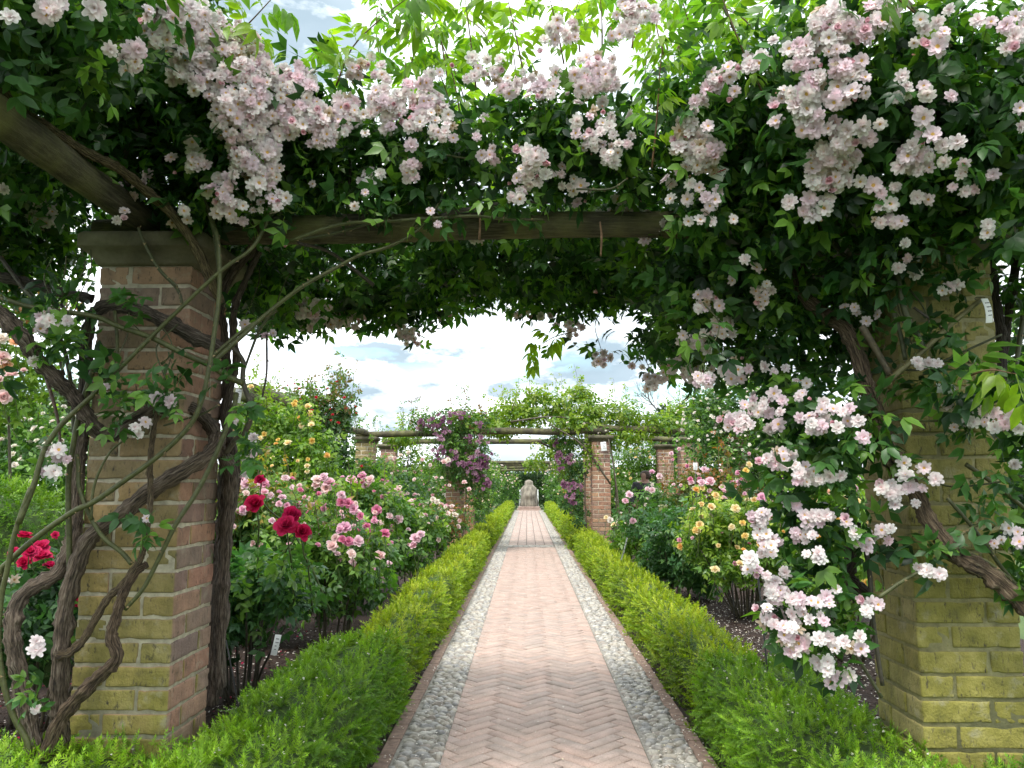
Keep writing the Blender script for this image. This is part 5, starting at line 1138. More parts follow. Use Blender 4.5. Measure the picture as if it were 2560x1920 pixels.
bush('pink rose bush in mid-bed with a cluster of big blooms on top', -1.72, 7.5, .62, .6, 1.22, .25, 300, LEAF_B, .115, MID, [PINK + PALEPINK[:2]], win3(E), 60, .030, 44, 8, LIME, 8)
E = [(1380,1085,35),(1430,1130,40),(1480,1145,30),(1470,1100,30),(1720,1180,25,),(1750,1200,25),(1860,1230,20)]
bush('pale pink and white rose bush farther along beside the hedge', -1.42, 9.0, .5, .6, 1.08, .2, 260, LEAF_C, .13, MID, [PALEPINK, PINK[:2]], win3(E), 50, .032, 45, 8, LIME, 6)
bush('low coral and pale pink rose bush at the corner before the pergola', -1.30, 11.2, .42, .55, .88, .15, 240, LEAF_C, .13, MID, [PALEPINK, APRICOT[1:]], win3([(1820,1290,25),(1870,1300,28),(1890,1380,22),(1910,1330,18),(1820,1380,25)]), 20, .036, 46, 6, BRONZE, 4)
bush('dense green mounded rose bush with scattered pale pink blooms', -2.1, 11.6, .95, .7, 1.55, .35, 260, LEAF_C, .125, [(.055, .14, .04), (.04, .105, .035), (.08, .18, .04)], [PALEPINK], win3([(1410,870,22),(1440,880,20),(1480,855,22),(1540,835,20),(1640,885,18),(1700,925,16),(1800,905,26),(1830,890,24),(1745,1020,16),(1785,1020,14),(1840,1075,14),(1950,1055,22),(1985,1105,20)]), 10, .03, 47, 8, LIME, 8)
bush('rose bush with loose pink blooms at the back of the bed', -2.75, 7.0, .5, .6, 1.0, .3, 240, LEAF_B, .12, MID, [PINK], [], 16, .036, 48)
bush('small crimson rose bush beyond the twisted trunk, at the bed corner', -2.5, 4.0, .42, .4, .82, .25, 330, LEAF_B, .12, DARKG, [CRIMSON], [(x * S, 1220 + y * S, r * S) for x, y, r in ((165,300,55),(190,420,60),(250,440,55),(110,390,40),(290,500,45),(350,285,25),(200,385,45),(160,470,45))], 5, .045, 49, 8)
# yellow side
E0 = [(1240,1180,45),(1170,1190,35),(1085,1190,30),(1075,1160,24),(1425,1250,30),(1525,1280,20),(1665,1315,45),(1760,1325,25),(1480,1190,30)]; E1 = [(1120,1250,35),(1175,1235,25),(1285,1295,35),(1300,1355,20),(1255,1400,30),(1610,1350,30),(1555,1350,22),(1510,1540,25),(1605,1530,25),(1540,1630,28),(1170,1520,32),(1135,1590,35),(1425,1570,25),(1440,1415,40),(1120,1420,30),(1190,1395,20)]
bush('yellow and apricot rose bush with lime leaves and bare lower stems', 2.0, 7.3, .66, .6, 1.06, .30, 330, LEAF_B, .105, LIME, [YELLOW, PINK], win4(E1, 0) + win4(E0, 1) + win9([(220,210,25),(200,260,25),(405,240,20),(465,220,20),(480,290,22),(110,340,22),(310,485,28),(285,125,25),(230,110,20),(330,340,15)], 0), 40, .030, 51, 26, [(.22, .34, .04), (.28, .36, .05)], 10)
bush('dark glossy-leaved rose bush with one pink bloom beside the hedge', 1.60, 8.3, .48, .5, .98, .12, 330, LEAF_B, .12, DARKG[:2] + [(.09, .19, .05)], [PINK], win4([(570,1290,35),(540,1340,30),(610,1500,30),(760,1250,30),(720,1240,22)]), 0, .04, 52, 8)
bush('cream and pale yellow rose bush low by the hedge', 1.42, 9.9, .38, .45, .74, .2, 260, LEAF_C, .12, LIME, [YELLOW[3:] + WHITE], win4([(415,1500,30),(465,1545,28),(380,1475,20),(470,1500,22)]) + win4([(790,1630,35),(1000,1650,30)]), 5, .036, 53, 5)
bush('bronze-leaved rose bush with pink blooms in front of the red pillars', 2.35, 9.8, .8, .6, 1.36, .3, 260, LEAF_C, .12, [(.07, .14, .035), (.05, .11, .03), (.14, .16, .035)], [PINK, PALEPINK], win4([(1190,1080,30),(985,910,20),(920,945,20),(1050,1050,18),(820,1135,30),(760,1100,26),(1340,1225,28),(930,1000,14)]), 50, .034, 54, 8, BRONZE, 26)
bush('mixed apricot and pink rose bush nearest the white rose cascade', 2.70, 7.2, .66, .6, 1.26, .2, 280, LEAF_B, .11, MID[:2] + LIME[:1], [APRICOT[:2] + YELLOW, PINK], win4([(1535,1090,28),(1560,1040,30)], 0) + win4([(1470,1110,30),(1640,1010,40),(1680,1020,25),(1560,950,18)], 1), 60, .034, 55, 8, LIME, 8)
bush('rose bush with yellow blooms glimpsed through the white rose cascade', 2.25, 5.6, .48, .5, .95, .22, 240, LEAF_B, .11, LIME, [YELLOW], [], 26, .036, 56, 10)
bush('small young rose plant growing on bare mulch', 1.72, 5.0, .17, .15, .34, .04, 420, LEAF_B, .075, [(.07, .16, .06), (.05, .12, .05), (.1, .2, .06)], [PINK], [], 0, .03, 57, 5)
bush('leafy rose bush with small white blooms before the outer red pillar', 2.25, 12.2, .65, .6, 1.2, .3, 220, LEAF_C, .12, MID, [F_WHITE], [], 24, .03, 58, 6)
# climbers along the outer pillars
def vol_px(lst):
    v = Vol()
    for a in lst: v.px(a[0], a[1], a[2] + (.9 if 12.5 < a[2] < 17 else 0), a[3])
    return v
TR1 = [((-3.1, 8.4, 0), (-3.0, 8.4, .9), (-2.9, 8.3, 1.8)), ((-2.9, 8.5, 0), (-2.7, 8.3, .8), (-2.6, 8.3, 1.5))]
climber('climbing_rose', 'yellow climbing rose with golden blooms on the brick pillars behind the pink roses', 'climbing rose', vol_px([(640, 1080, 8.3, (.35, .3, .3)), (720, 1060, 8.2, (.35, .3, .32)), (690, 1150, 8.1, (.45, .3, .25)), (780, 1120, 8.0, (.3, .3, .25)), (630, 1010, 8.5, (.3, .3, .2)), (730, 1200, 8.0, (.5, .3, .3)), (800, 1190, 7.9, (.28, .25, .2)), (600, 1180, 8.2, (.35, .3, .3))]),
        230, LEAF_B, .12, LIME, [.4, .35, .25], [YELLOW], [(500 + x * .339, 850 + y * .339, r * .339) for x, y, r in ((690,490,26),(785,505,28),(800,550,28),(730,580,22),(810,610,26),(820,645,26),(740,630,22),(665,765,32),(825,750,26),(925,845,28),(800,870,18),(800,940,22),(800,975,20),(630,905,18),(540,870,18),(730,880,16),(375,365,28),(700,470,20),(460,715,22),(540,940,16))], 6, .035, 'climbing roses on the pillars', stems=[(t, [.016, .012, .008], (.08, .07, .04)) for t in TR1], tipcol=[(.22, .32, .04)], spires=10, shell=.45)
climber('climbing_rose', 'tall red-flowered climbing rose rising above the log beside the yellow one', 'climbing rose', vol_px([(800, 1050, 10.6, (.5, .35, .28)), (835, 1090, 10.6, (.25, .3, .3)), (760, 1010, 10.6, (.35, .3, .22)), (850, 1010, 10.6, (.22, .25, .28)), (820, 1160, 10.7, (.3, .25, .3)), (850, 1150, 10.6, (.16, .2, .35)), (720, 1030, 10.8, (.3, .3, .2))]),
        240, LEAF_C, .14, [(.05, .12, .03), (.08, .17, .035), (.035, .085, .03)], [.4, .35, .25], [F_RED], [(500 + x * .339, 850 + y * .339, r * .339) for x, y, r in ((850,430,14),(975,555,12),(1155,545,10),(1060,430,14),(850,380,10),(1130,490,12),(960,520,10),(965,590,10),(1195,935,12),(650,340,10),(700,330,10))], 14, .035, 'climbing roses on the pillars', stems=[(((-3.0, 10.6, 0), (-2.95, 10.6, 1.0), (-2.9, 10.6, 2.0)), [.018, .014, .01], (.07, .06, .04))], tipcol=[(.12, .2, .04), (.2, .14, .05)], spires=46)
climber('climbing_rose', 'white rambler with masses of tiny flowers over the outer right pillar', 'climbing rose', vol_px([(1780, 1050, 10.7, (.42, .35, .30)), (1850, 1020, 10.5, (.45, .35, .35)), (1760, 1110, 10.6, (.35, .3, .3)), (1830, 1140, 10.4, (.45, .3, .3)), (1920, 1100, 10.2, (.4, .35, .4)), (1760, 1000, 10.8, (.25, .25, .22)), (1850, 960, 10.6, (.35, .3, .22)), (1950, 1000, 10.3, (.4, .3, .3))]),
        250, LEAF_C, .12, MID, [.4, .35, .25], [F_WHITE], [], 300, .026, 'climbing roses on the pillars', stems=[(((2.7, 10.6, 0), (2.75, 10.6, 1.0), (2.7, 10.6, 1.9)), [.018, .014, .01], (.07, .06, .04))], tipcol=LIME, spires=14)
climber('climbing_rose', 'peach-pink climbing rose at the far edge beyond the twisted trunk', 'climbing rose', vol_px([(10, 900, 5.4, (.35, .3, .25)), (40, 980, 5.3, (.25, .25, .16)), (-60, 970, 5.4, (.4, .3, .35)), (30, 780, 5.4, (.3, .3, .2)), (110, 760, 5.5, (.2, .2, .16))]), 230, LEAF_B, .11, LIME, [.4, .35, .25], [APRICOT[:2] + PALEPINK], [(x * S, 600 + y * S, r * S) for x, y, r in ((20,700,50),(70,820,42),(30,920,48),(135,765,22),(90,620,40),(20,600,40),(60,560,36),(10,840,30),(40,740,40))], 8, .04, 'climbing roses on the pillars', stems=[(((-3.6, 5.5, 0), (-3.65, 5.45, .9), (-3.7, 5.4, 1.7)), [.015, .012, .008], (.08, .07, .04))], tipcol=BRONZE, spires=6)
climber('climbing_rose', 'white rose bank behind the tall clipped hedge', 'climbing rose', vol_px([(40, 1110, 7.5, (.6, .4, .35)), (150, 1130, 7.4, (.45, .35, .3)), (60, 1050, 7.6, (.45, .35, .22)), (-60, 1080, 7.5, (.5, .4, .4)), (90, 1200, 7.3, (.6, .35, .3)), (190, 1180, 7.3, (.3, .3, .3))]), 220, LEAF_C, .12, MID, [.4, .35, .25], [WHITE], [], 90, .036, 'climbing roses on the pillars', tipcol=LIME, spires=10, stems=[(((-4.8, 7.4, 0), (-4.8, 7.4, .8), (-4.8, 7.4, 1.4)), [.015, .012, .008], (.08, .07, .04))])
# over the far pergola
def cstem(*pts):
    pts = tuple((q[0], q[1] + (.9 if 12.5 < q[1] < 17 else 0), q[2]) for q in pts)
    return (pts, [.02] + [.013] * (len(pts) - 1), (.09, .075, .05))
climber('climbing_rose', 'purple rambling rose hanging from the far log beam', 'climbing rose', vol_px([(1120, 1050, 13.0, (.5, .35, .2)), (1180, 1050, 13.0, (.4, .35, .22)), (1130, 1110, 12.9, (.35, .3, .28)), (1160, 1170, 12.9, (.4, .3, .3)), (1120, 1160, 12.9, (.25, .25, .25)), (1195, 1130, 12.9, (.22, .25, .3)), (1190, 1220, 12.9, (.22, .22, .3)), (1200, 1270, 12.9, (.14, .15, .2)), (1060, 1055, 13.1, (.35, .3, .12))]),
        240, LEAF_C, .135, MID, [.4, .35, .25], [F_PURPLE], [(860 + x * .271, 930 + y * .271, 6.5 * rng.uniform(.8, 1.2)) for x0, y0, n, s in ((690,480,7,30),(800,480,8,40),(900,440,7,30),(1000,400,5,25),(890,590,7,30),(1150,620,6,25),(970,770,14,50),(1180,850,14,55),(1250,640,6,40),(890,720,6,30),(1280,850,10,40),(1200,890,8,30),(1250,980,8,30),(1310,1050,8,35),(1090,410,4,20),(1230,470,4,20),(950,560,4,25),(1110,860,6,30),(1290,780,5,30)) for x, y in zip(rng.normal(x0, s, n), rng.normal(y0, s * .8, n))], 20, .03, 'roses over the far pergola', stems=[cstem((-1.2, 13.1, 0), (-1.1, 13.05, 1.0), (-1.15, 13.0, 2.1))], tipcol=LIME + [(.2, .12, .08)], spires=18)
climber('climbing_rose', 'purple rose climbing the far pillar beside the path', 'climbing rose', vol_px([(1420, 1110, 13.6, (.22, .3, .2)), (1440, 1170, 13.5, (.2, .25, .25)), (1430, 1240, 13.5, (.18, .2, .3)), (1450, 1290, 13.5, (.14, .2, .2)), (1390, 1100, 13.8, (.2, .3, .12))]), 240, LEAF_C, .135, DARKG, [.4, .35, .25], [F_PURPLE], [(1150 + x * .1627, 1050 + y * .1627, 6 * rng.uniform(.8, 1.2)) for x0, y0, n, s in ((1500,340,6,30),(1670,600,10,35),(1720,650,5,25),(1550,760,6,30),(1700,1000,12,40),(1600,1000,6,30),(1720,1230,8,40),(1530,540,6,30),(1830,1030,4,20)) for x, y in zip(rng.normal(x0, s, n), rng.normal(y0, s, n))], 6, .03, 'roses over the far pergola', stems=[cstem((1.1, 13.3, 0), (1.05, 13.3, 1.0), (1.1, 13.3, 2.0)), cstem((1.66, 13.0, 0), (1.6, 12.98, 1.1), (1.45, 13.0, 2.1))], tipcol=LIME, spires=6)
climber('climbing_rose', 'yellow-green vigorous climber heaped along the top of the far pergola', 'climbing rose', vol_px([(1250, 1070, 13.8, (.35, .4, .14)), (1320, 1040, 13.8, (.45, .4, .22)), (1400, 1020, 13.7, (.45, .4, .3)), (1480, 1030, 13.6, (.45, .4, .3)), (1560, 1040, 13.6, (.42, .4, .26)), (1640, 1060, 13.6, (.4, .4, .18)), (1700, 1055, 13.9, (.3, .3, .18)), (1340, 990, 13.9, (.3, .3, .13)), (1450, 980, 13.8, (.3, .3, .14)), (1520, 1100, 13.3, (.25, .25, .14)), (1580, 1090, 13.3, (.3, .25, .14)), (1480, 1140, 13.1, (.12, .15, .2)), (1240, 1050, 14.5, (.3, .3, .1)), (1000, 1095, 14.8, (.3, .3, .12)), (1180, 1060, 14.2, (.4, .4, .16)), (1280, 1030, 14, (.4, .4, .2)), (1700, 1030, 14.2, (.35, .3, .16)), (1440, 1060, 13.3, (.5, .3, .16)), (1390, 1130, 15.5, (.35, .3, .12)), (1340, 1160, 16, (.25, .3, .1)), (1420, 1180, 15.9, (.25, .2, .22))]),
        250, LEAF_C, .16, [(.17, .27, .03), (.24, .33, .035), (.09, .19, .03)], [.4, .35, .25], [F_WHITE], [], 30, .026, 'roses over the far pergola', stems=[cstem((1.62, 13.4, 0), (1.62, 13.4, 1.2), (1.5, 13.3, 2.2)), cstem((1.5, 13.05, 1.2), (1.0, 13.0, 1.9), (.4, 13.1, 2.3)), cstem((.2, 13.3, 2.0), (.9, 15, 1.7), (1.2, 16, 1.2)), cstem((-.3, 13.2, 2.35), (.5, 13.3, 2.45), (1.2, 13.2, 2.3))], tipcol=[(.22, .34, .04), (.28, .34, .06)], spires=60, shell=.5)
climber('climbing_rose', 'cream-flowered climber filling the gap between the far red pillars', 'climbing rose', vol_px([(1570, 1150, 17.5, (.5, .4, .35)), (1620, 1140, 17.5, (.4, .4, .4)), (1550, 1220, 17.3, (.5, .4, .4)), (1630, 1210, 17.6, (.4, .35, .35)), (1680, 1180, 17.8, (.4, .3, .4))]), 170, LEAF_C, .15, LIME[:1] + MID[:2], [.4, .35, .25], [F_WHITE[:1] + F_YELLOW[1:]], [], 130, .034, 'roses over the far pergola', tipcol=LIME, spires=14, stems=[cstem((2.3, 17.5, 0), (2.3, 17.5, .8), (2.4, 17.5, 1.6))])
climber('climbing_rose', 'yellow-green climber on the shaded pillar behind the clear-standing one', 'climbing rose', vol_px([(955, 1110, 16.3, (.25, .25, .25)), (1010, 1120, 16.3, (.4, .3, .25)), (1050, 1150, 16.2, (.4, .3, .3)), (960, 1190, 16.3, (.2, .2, .3)), (1020, 1085, 14.2, (.35, .3, .1)), (905, 1160, 14.3, (.2, .2, .5)), (895, 1120, 14.3, (.16, .2, .4))]), 170, LEAF_C, .14, LIME, [.4, .35, .25], [F_WHITE], [], 26, .03, 'roses over the far pergola', tipcol=LIME, spires=26, stems=[cstem((-2.7, 16.0, 0), (-2.65, 16, 1), (-2.6, 16, 1.9))])
# far beds, one bush after another towards the statue
far_l = [('white and blush rose bush in the far bed, first past the purple rose', -1.55, 15.0, .5, 1.15, F_WHITE + F_PINK), ('apricot and white rose bush in the far bed, second past the purple rose', -1.45, 17.4, .5, 1.05, F_PEACH + F_WHITE), ('blush rose bush in the far bed, third past the purple rose', -1.6, 20.0, .6, 1.35, F_WHITE + F_PEACH[1:2]), ('orange-tinted rose bush in the far bed, fourth past the purple rose', -1.5, 23.0, .6, 1.1, F_PEACH), ('tall white rose bush in the far bed, fifth past the purple rose', -1.7, 26.5, .7, 1.7, F_WHITE + F_PINK[1:]), ('white rose bush nearest the statue on the purple rose side', -1.7, 31.0, .8, 1.8, F_WHITE + F_PEACH[1:2]),
         ('loose pink rose bush deep in the far bed behind the hedge', -2.7, 18.5, .8, 1.6, F_PINK), ('big white-flowered bush deep in the far bed near the statue', -2.9, 25.0, 1.0, 1.9, F_WHITE)]
far_r = [('yellow and white rose bush in the far bed beside the dark pillar', 1.62, 17.2, .5, .95, F_YELLOW + F_WHITE), ('red and orange rose bush in the far bed, second past the red pillar', 1.45, 20.0, .5, 1.25, F_RED + F_YELLOW), ('orange and yellow rose bush in the far bed, third past the red pillar', 1.5, 23.4, .6, 1.15, F_YELLOW + F_PEACH + F_RED), ('pale rose bush in the far bed, fourth past the red pillar', 1.7, 27.0, .7, 1.5, F_WHITE + F_PINK), ('green rose bush nearest the statue on the red pillar side', 1.75, 31.2, .8, 1.7, F_WHITE), ('tall mixed rose bush deep in the far bed behind the red pillar', 2.7, 21.0, .9, 1.6, F_PINK + F_WHITE)]
for k, (lab, x, y, r, h, st) in enumerate(far_l + far_r):
    bush(lab, x, y, r, r * 1.3, h, .25, 130 if y < 22 else 80, LEAF_C, .15 if y < 22 else .19, MID if k % 2 else [(.06, .14, .035), (.10, .19, .04), (.04, .10, .03)], [st], [], 44, .042, 70 + k, 3, LIME, 5, 'shrub roses in the far beds')
for k, (lab, px, py, D, rx, rz) in enumerate((('leafy climber on the distant arch, purple rose side', 1215, 1180, 33, .8, .55), ('leafy climber on the distant arch, red pillar side', 1420, 1180, 33, .9, .6), ('white-flowered climber over the bench', 1270, 1205, 39, .7, .4), ('pale climber beside the bench on the red pillar side', 1385, 1200, 39, .6, .5))):
    v = Vol(); c = P(px, py, D); v.add(c, (rx, .6, rz)); v.add(c + [rx * .4, 0, -.5], (rx * .6, .5, .6)); v.add(c + [-rx * .4, 0, -.6], (rx * .6, .5, .6))
    climber('climbing_rose', lab, 'climbing rose', v, 60, LEAF_C, .2, MID, [.4, .35, .25], [F_WHITE + F_PEACH[1:2]], [], 60, .05, 'climbers near the statue', stems=[cstem((c[0], c[1], 0), (c[0], c[1], c[2] * .6), tuple(c))], spires=8, tipcol=LIME)

# ------------------------------------------------------------------ statue, bench, plant labels, person
M_STAT = stone_mat('weathered_statue', (.06, .055, .045), (.22, .195, .155), (.33, .295, .235), 7.0, .3)
M_STEP = stone_mat('plinth_stone', (.20, .13, .11), (.33, .24, .20), (.42, .33, .28), 4)
st = empty('stone_statue', (.075, 37.2, 0), label='weathered pale stone statue of a draped figure at the end of the path', cat='statue')
rows, segs = 26, 40; V = []
prof = [(0, .40), (.06, .42), (.14, .41), (.3, .38), (.45, .355), (.58, .34), (.66, .335), (.72, .30), (.77, .245), (.81, .205), (.85, .20), (.90, .205), (.94, .185), (.97, .14), (1.0, .03)]
for i in range(rows + 1):
    t = i / rows; r = np.interp(t, [p[0] for p in prof], [p[1] for p in prof])
    for j in range(segs):
        a = 2 * math.pi * j / segs; fold = 1 + (.10 * math.sin(9 * a + 2 * math.sin(t * 5)) + .05 * math.sin(17 * a + t * 9)) * (1 - t) ** .5
        knee = .10 * math.exp(-((t - .42) / .12) ** 2) * max(0, -math.sin(a)); arm = .05 * math.exp(-((t - .62) / .1) ** 2) * abs(math.cos(a)) ** 3
        V.append((.075 + math.cos(a) * (r * fold + arm), 37.2 + math.sin(a) * (r * .82 * fold + knee), .17 + t * 1.27))
i = (np.arange(rows)[:, None] * segs + np.arange(segs)[None]).ravel(); j = (np.arange(rows)[:, None] * segs + (np.arange(segs)[None] + 1) % segs).ravel()
link('figure', mesh_np('figure', V, [np.stack([i, j, j + segs, i + segs], 1), np.array([[rows * segs + q for q in range(segs)]])], None, True), st, M_STAT)
def bev_obj(name, cx, cyy, cz, sx, sy, sz, mat, parent, b=.01, rz=0.0, **k):
    me = bevel_box(sx, sy, sz, b); me.name = name; me.materials.append(mat); return place_piece(name, me, (cx, cyy, cz), rotz(rz), 1.0, parent, **k)
bev_obj('upper_step', .075, 37.2, .125, 1.02, .95, .10, M_STEP, st, .015); bev_obj('lower_step', .075, 37.2, .02, 1.14, 1.1, .11, M_STEP, st, .015)
M_WHITEPAINT = plain('white_paint', (.78, .80, .80), .5, 20, .08)
bn = empty('garden_bench', (.075, 40.2, 0), label='white painted garden bench standing behind the stone statue', cat='bench')
for x in (-.47, .47):
    for y in (39.95, 40.45): bev_obj('leg', .075 + x, y, .22 if y < 40 else .46, .06, .06, .46 if y < 40 else .94, M_WHITEPAINT, bn, .006)
    bev_obj('armrest', .075 + x, 40.2, .66, .07, .6, .04, M_WHITEPAINT, bn, .006); bev_obj('arm_post', .075 + x, 39.95, .55, .055, .055, .19, M_WHITEPAINT, bn, .005)
for q in range(5): bev_obj('seat_slat', .075, 39.98 + q * .1, .44, 1.0, .08, .025, M_WHITEPAINT, bn, .005)
for z in (.56, .92): bev_obj('back_rail', .075, 40.45, z, 1.0, .04, .06, M_WHITEPAINT, bn, .005)
for q in range(7): bev_obj('back_slat', .075 - .39 + q * .13, 40.45, .74, .05, .025, .31, M_WHITEPAINT, bn, .004)
hedge('hedge', 'dark yew hedge curving behind the white bench', -1.6, 1.8, 41.4, 42.4, 1.75, 260, .16, SPR_F, (.016, .04, .014), (.035, .085, .025), (.06, .12, .03), .4, seed=30, core=.1)

M_TAG = plain('label_plastic', (.74, .75, .74), .35, 25, .08); M_INK = plain('label_ink', (.03, .03, .035), .6); M_RED = plain('label_red', (.42, .05, .05), .6); M_STAKE = plain('label_stake', (.05, .05, .05), .5)
def plant_label(px, py, D, w, h, yaw, roll, label, stake=False, red=False, on_cane=True):
    c = P(px, py, D); root = empty('plant_label', (c[0], c[1], c[2]), label=label, cat='plant label', group='white plant name labels')
    M = rotz(yaw) @ roty(roll); ny = 6
    G = np.array([[x * w / 2, -.010 * math.cos(y * 1.3) + .004 * x, y * h / 2] for y in np.linspace(-1, 1, ny + 1) for x in (-1, 1)]); G = np.concatenate([G, G + [0, .0012, 0]]) @ M.T + c; n = 2 * (ny + 1)
    Fq = [(2 * i, 2 * i + 1, 2 * i + 3, 2 * i + 2) for i in range(ny)] + [(n + 2 * i, n + 2 * i + 2, n + 2 * i + 3, n + 2 * i + 1) for i in range(ny)]
    tg_ = link('tag', mesh_np('tag', G, [np.array(Fq)], None, True), root, M_TAG)
    A = Acc(); g = random.Random(int(px))
    for r in range(4):
        z = h * (.28 - .17 * r); ln = w * g.uniform(.45, .75); x = -w * .38
        while x < -w * .38 + ln:
            s = w * g.uniform(.05, .12); yq = -.010 * math.cos(z / h * 2.6) - .0012
            q = np.array([(x, yq, z), (x + s, yq, z), (x + s, yq, z + h * .045), (x, yq, z + h * .045)]) @ M.T + c; A.raw(q, [(0, 1, 2), (0, 2, 3)], (1, 1, 1)); x += s * 1.35
    A.build('writing', M_INK, tg_, smooth=False)
    if red:
        q = np.array([(-w * .42, -.0125, -h * .42), (-w * .30, -.0125, -h * .42), (w * .42, -.0125, h * .30), (w * .36, -.0125, h * .36)]) @ M.T + c; link('red_stripe', mesh_np('red_stripe', q, [np.array([[0, 1, 2, 3]])]), tg_, M_RED)
    if stake: tube_obj('stake', [(c[0], c[1] + .01, c[2] + h * .3), (c[0] + .01, c[1] + .012, -.03)], .004, M_STAKE, root, (1, 1, 1), 6, 1)
    else: tube_obj('wire_loop', [c + [0, .003, h * .42], c + [.01, .02, h * .62], c + [.0, .05, h * .7], c + [-.01, .03, h * .55], c + [0, .003, h * .42]], .0012, M_STAKE, root, (1, 1, 1), 4, 4)
plant_label(252, 335, 2.44, .032, .070, .7, .15, 'white label with red lines hanging by the overhead log', red=True)
plant_label(1797, 432, 2.30, .045, .045, -.3, .5, 'white red-lined label tucked under the rose clusters beneath the yellow-green shoot', red=True)
plant_label(2465, 777, 2.40, .036, .078, .3, -.15, 'white curled label hanging on the edge of the mossy pillar')
plant_label(2362, 972, 2.44, .060, .030, .0, .05, 'white label lying across the mossy pillar behind leaves')
plant_label(690, 1612, 4.15, .032, .105, .3, .2, 'white folded label on a low stem under the crimson rose bush')
plant_label(595, 990, 2.70, .022, .05, .4, .1, 'small white label among the twisted stems beside the pillar')
plant_label(1509, 1116, 13.85, .10, .16, 0, -.1, 'white label high on the far red pillar beside the path')
plant_label(1738, 1166, 9.2, .05, .085, 0, 0, 'white label among the bronze rose leaves', stake=True)
plant_label(1830, 1425, 7.0, .05, .075, .2, .1, 'white label below the yellow rose bush', stake=True)
plant_label(1560, 1372, 8.2, .022, .24, .5, .35, 'tall narrow metal label leaning by the dark-leaved rose bush')
plant_label(1972, 1240, 6.2, .04, .075, .2, .1, 'white label hanging among the apricot roses', stake=True)
tube_obj('plant_stake', [P(1895, 1440, 3.6), P(1915, 1640, 3.6), (P(1915, 1640, 3.6)[0] + .02, 3.6, -.04)], .004, M_STAKE, None, (1, 1, 1), 6, 3, label='thin black plant stake standing under the white rose cascade', cat='stake')
tube_obj('plant_stake', [P(565, 1600, 4.1), P(595, 1760, 4.1), (P(600, 1780, 4.1)[0], 4.1, -.04)], .004, M_STAKE, None, (1, 1, 1), 6, 3, label='thin black plant stake under the crimson rose bush', cat='stake')
M_ROPE = plain('twine', (.20, .12, .07), .9, 80, .4)
for k, (px, y0, y1, lab) in enumerate(((1196, 500, 600, 'brown twine tied round the log above a hanging bloom'), (1500, 555, 640, 'short brown twine hanging from the log by the clustered blooms'))):
    tube_obj('twine', [P(px, y0, 2.63), P(px + 4, (y0 + y1) / 2, 2.625), P(px + 2, y1, 2.63)], .004, M_ROPE, None, (1, 1, 1), 6, 4, .15, k, label=lab, cat='twine', group='twine on the near log')

# person behind the roses, between the far red pillars
M_SKIN = plain('skin', (.36, .22, .17), .5, 20, .08); M_HAIR = plain('dark_hair', (.05, .03, .02), .6, 60, .3); M_COAT = plain('dark_coat', (.025, .026, .032), .8, 30, .3)
def skin_body(name, verts, edges, radii, mat, parent, lvl=2):
    me = bpy.data.meshes.new(name); me.from_pydata([tuple(v) for v in verts], edges, []); me.materials.append(mat)
    o = bpy.data.objects.new(name, me); COL.objects.link(o); m_ = o.modifiers.new('Skin', 'SKIN')
    for i, r in enumerate(radii): me.skin_vertices[0].data[i].radius = (r, r) if np.ndim(r) == 0 else r
    me.skin_vertices[0].data[0].use_root = True
    s_ = o.modifiers.new('Sub', 'SUBSURF'); s_.levels = s_.render_levels = lvl
    for pl in me.polygons: pl.use_smooth = True
    if parent is not None: o.parent = parent; o.matrix_parent_inverse = parent_inv(parent)
    return o
pc = P(1611, 1186, 15.0); bx, by, hz = pc[0], pc[1], pc[2]
pr = empty('person', (bx, by, 0), label='person with dark hair and dark coat half hidden behind the bronze-leaved roses', cat='person')
z = lambda f: hz / 1.50 * f
VB = [(bx, by, z(.90)), (bx, by, z(1.10)), (bx, by, z(1.28)), (bx, by - .01, z(1.36)), (bx, by - .03, z(1.47)), (bx - .01, by - .04, z(1.56)), (bx - .17, by, z(1.28)), (bx - .24, by + .01, z(1.02)), (bx - .22, by - .12, z(.84)), (bx + .17, by, z(1.28)), (bx + .24, by + .01, z(1.02)), (bx + .22, by - .12, z(.84)), (bx - .09, by, z(.82)), (bx - .1, by - .02, z(.46)), (bx - .1, by + .02, z(.08)), (bx - .1, by - .12, z(.03)), (bx + .09, by, z(.82)), (bx + .1, by - .02, z(.46)), (bx + .1, by + .02, z(.08)), (bx + .1, by - .12, z(.03))]
EB = [(0, 1), (1, 2), (2, 3), (3, 4), (4, 5), (2, 6), (6, 7), (7, 8), (2, 9), (9, 10), (10, 11), (0, 12), (12, 13), (13, 14), (14, 15), (0, 16), (16, 17), (17, 18), (18, 19)]
RB = [.15, .14, .15, .055, .085, .07, .07, .05, .035, .07, .05, .035, .095, .065, .045, .035, .095, .065, .045, .035]
skin_body('body', VB, EB, RB, M_SKIN, pr)
skin_body('coat', [VB[0], VB[1], VB[2], VB[6], VB[7], (VB[8][0], VB[8][1] + .02, VB[8][2] + .03), VB[9], VB[10], (VB[11][0], VB[11][1] + .02, VB[11][2] + .03), (bx, by, z(.70))], [(0, 1), (1, 2), (2, 3), (3, 4), (4, 5), (2, 6), (6, 7), (7, 8), (0, 9)], [.175, .165, .17, .09, .065, .05, .09, .065, .05, .19], M_COAT, pr)
skin_body('hair', [(bx + .02, by - .03, z(1.53)), (bx + .02, by - .03, z(1.59)), (bx + .03, by + .02, z(1.42)), (bx - .06, by + .0, z(1.45)), (bx + .08, by - .05, z(1.43))], [(0, 1), (0, 2), (0, 3), (0, 4)], [.115, .09, .085, .05, .06], M_HAIR, pr)

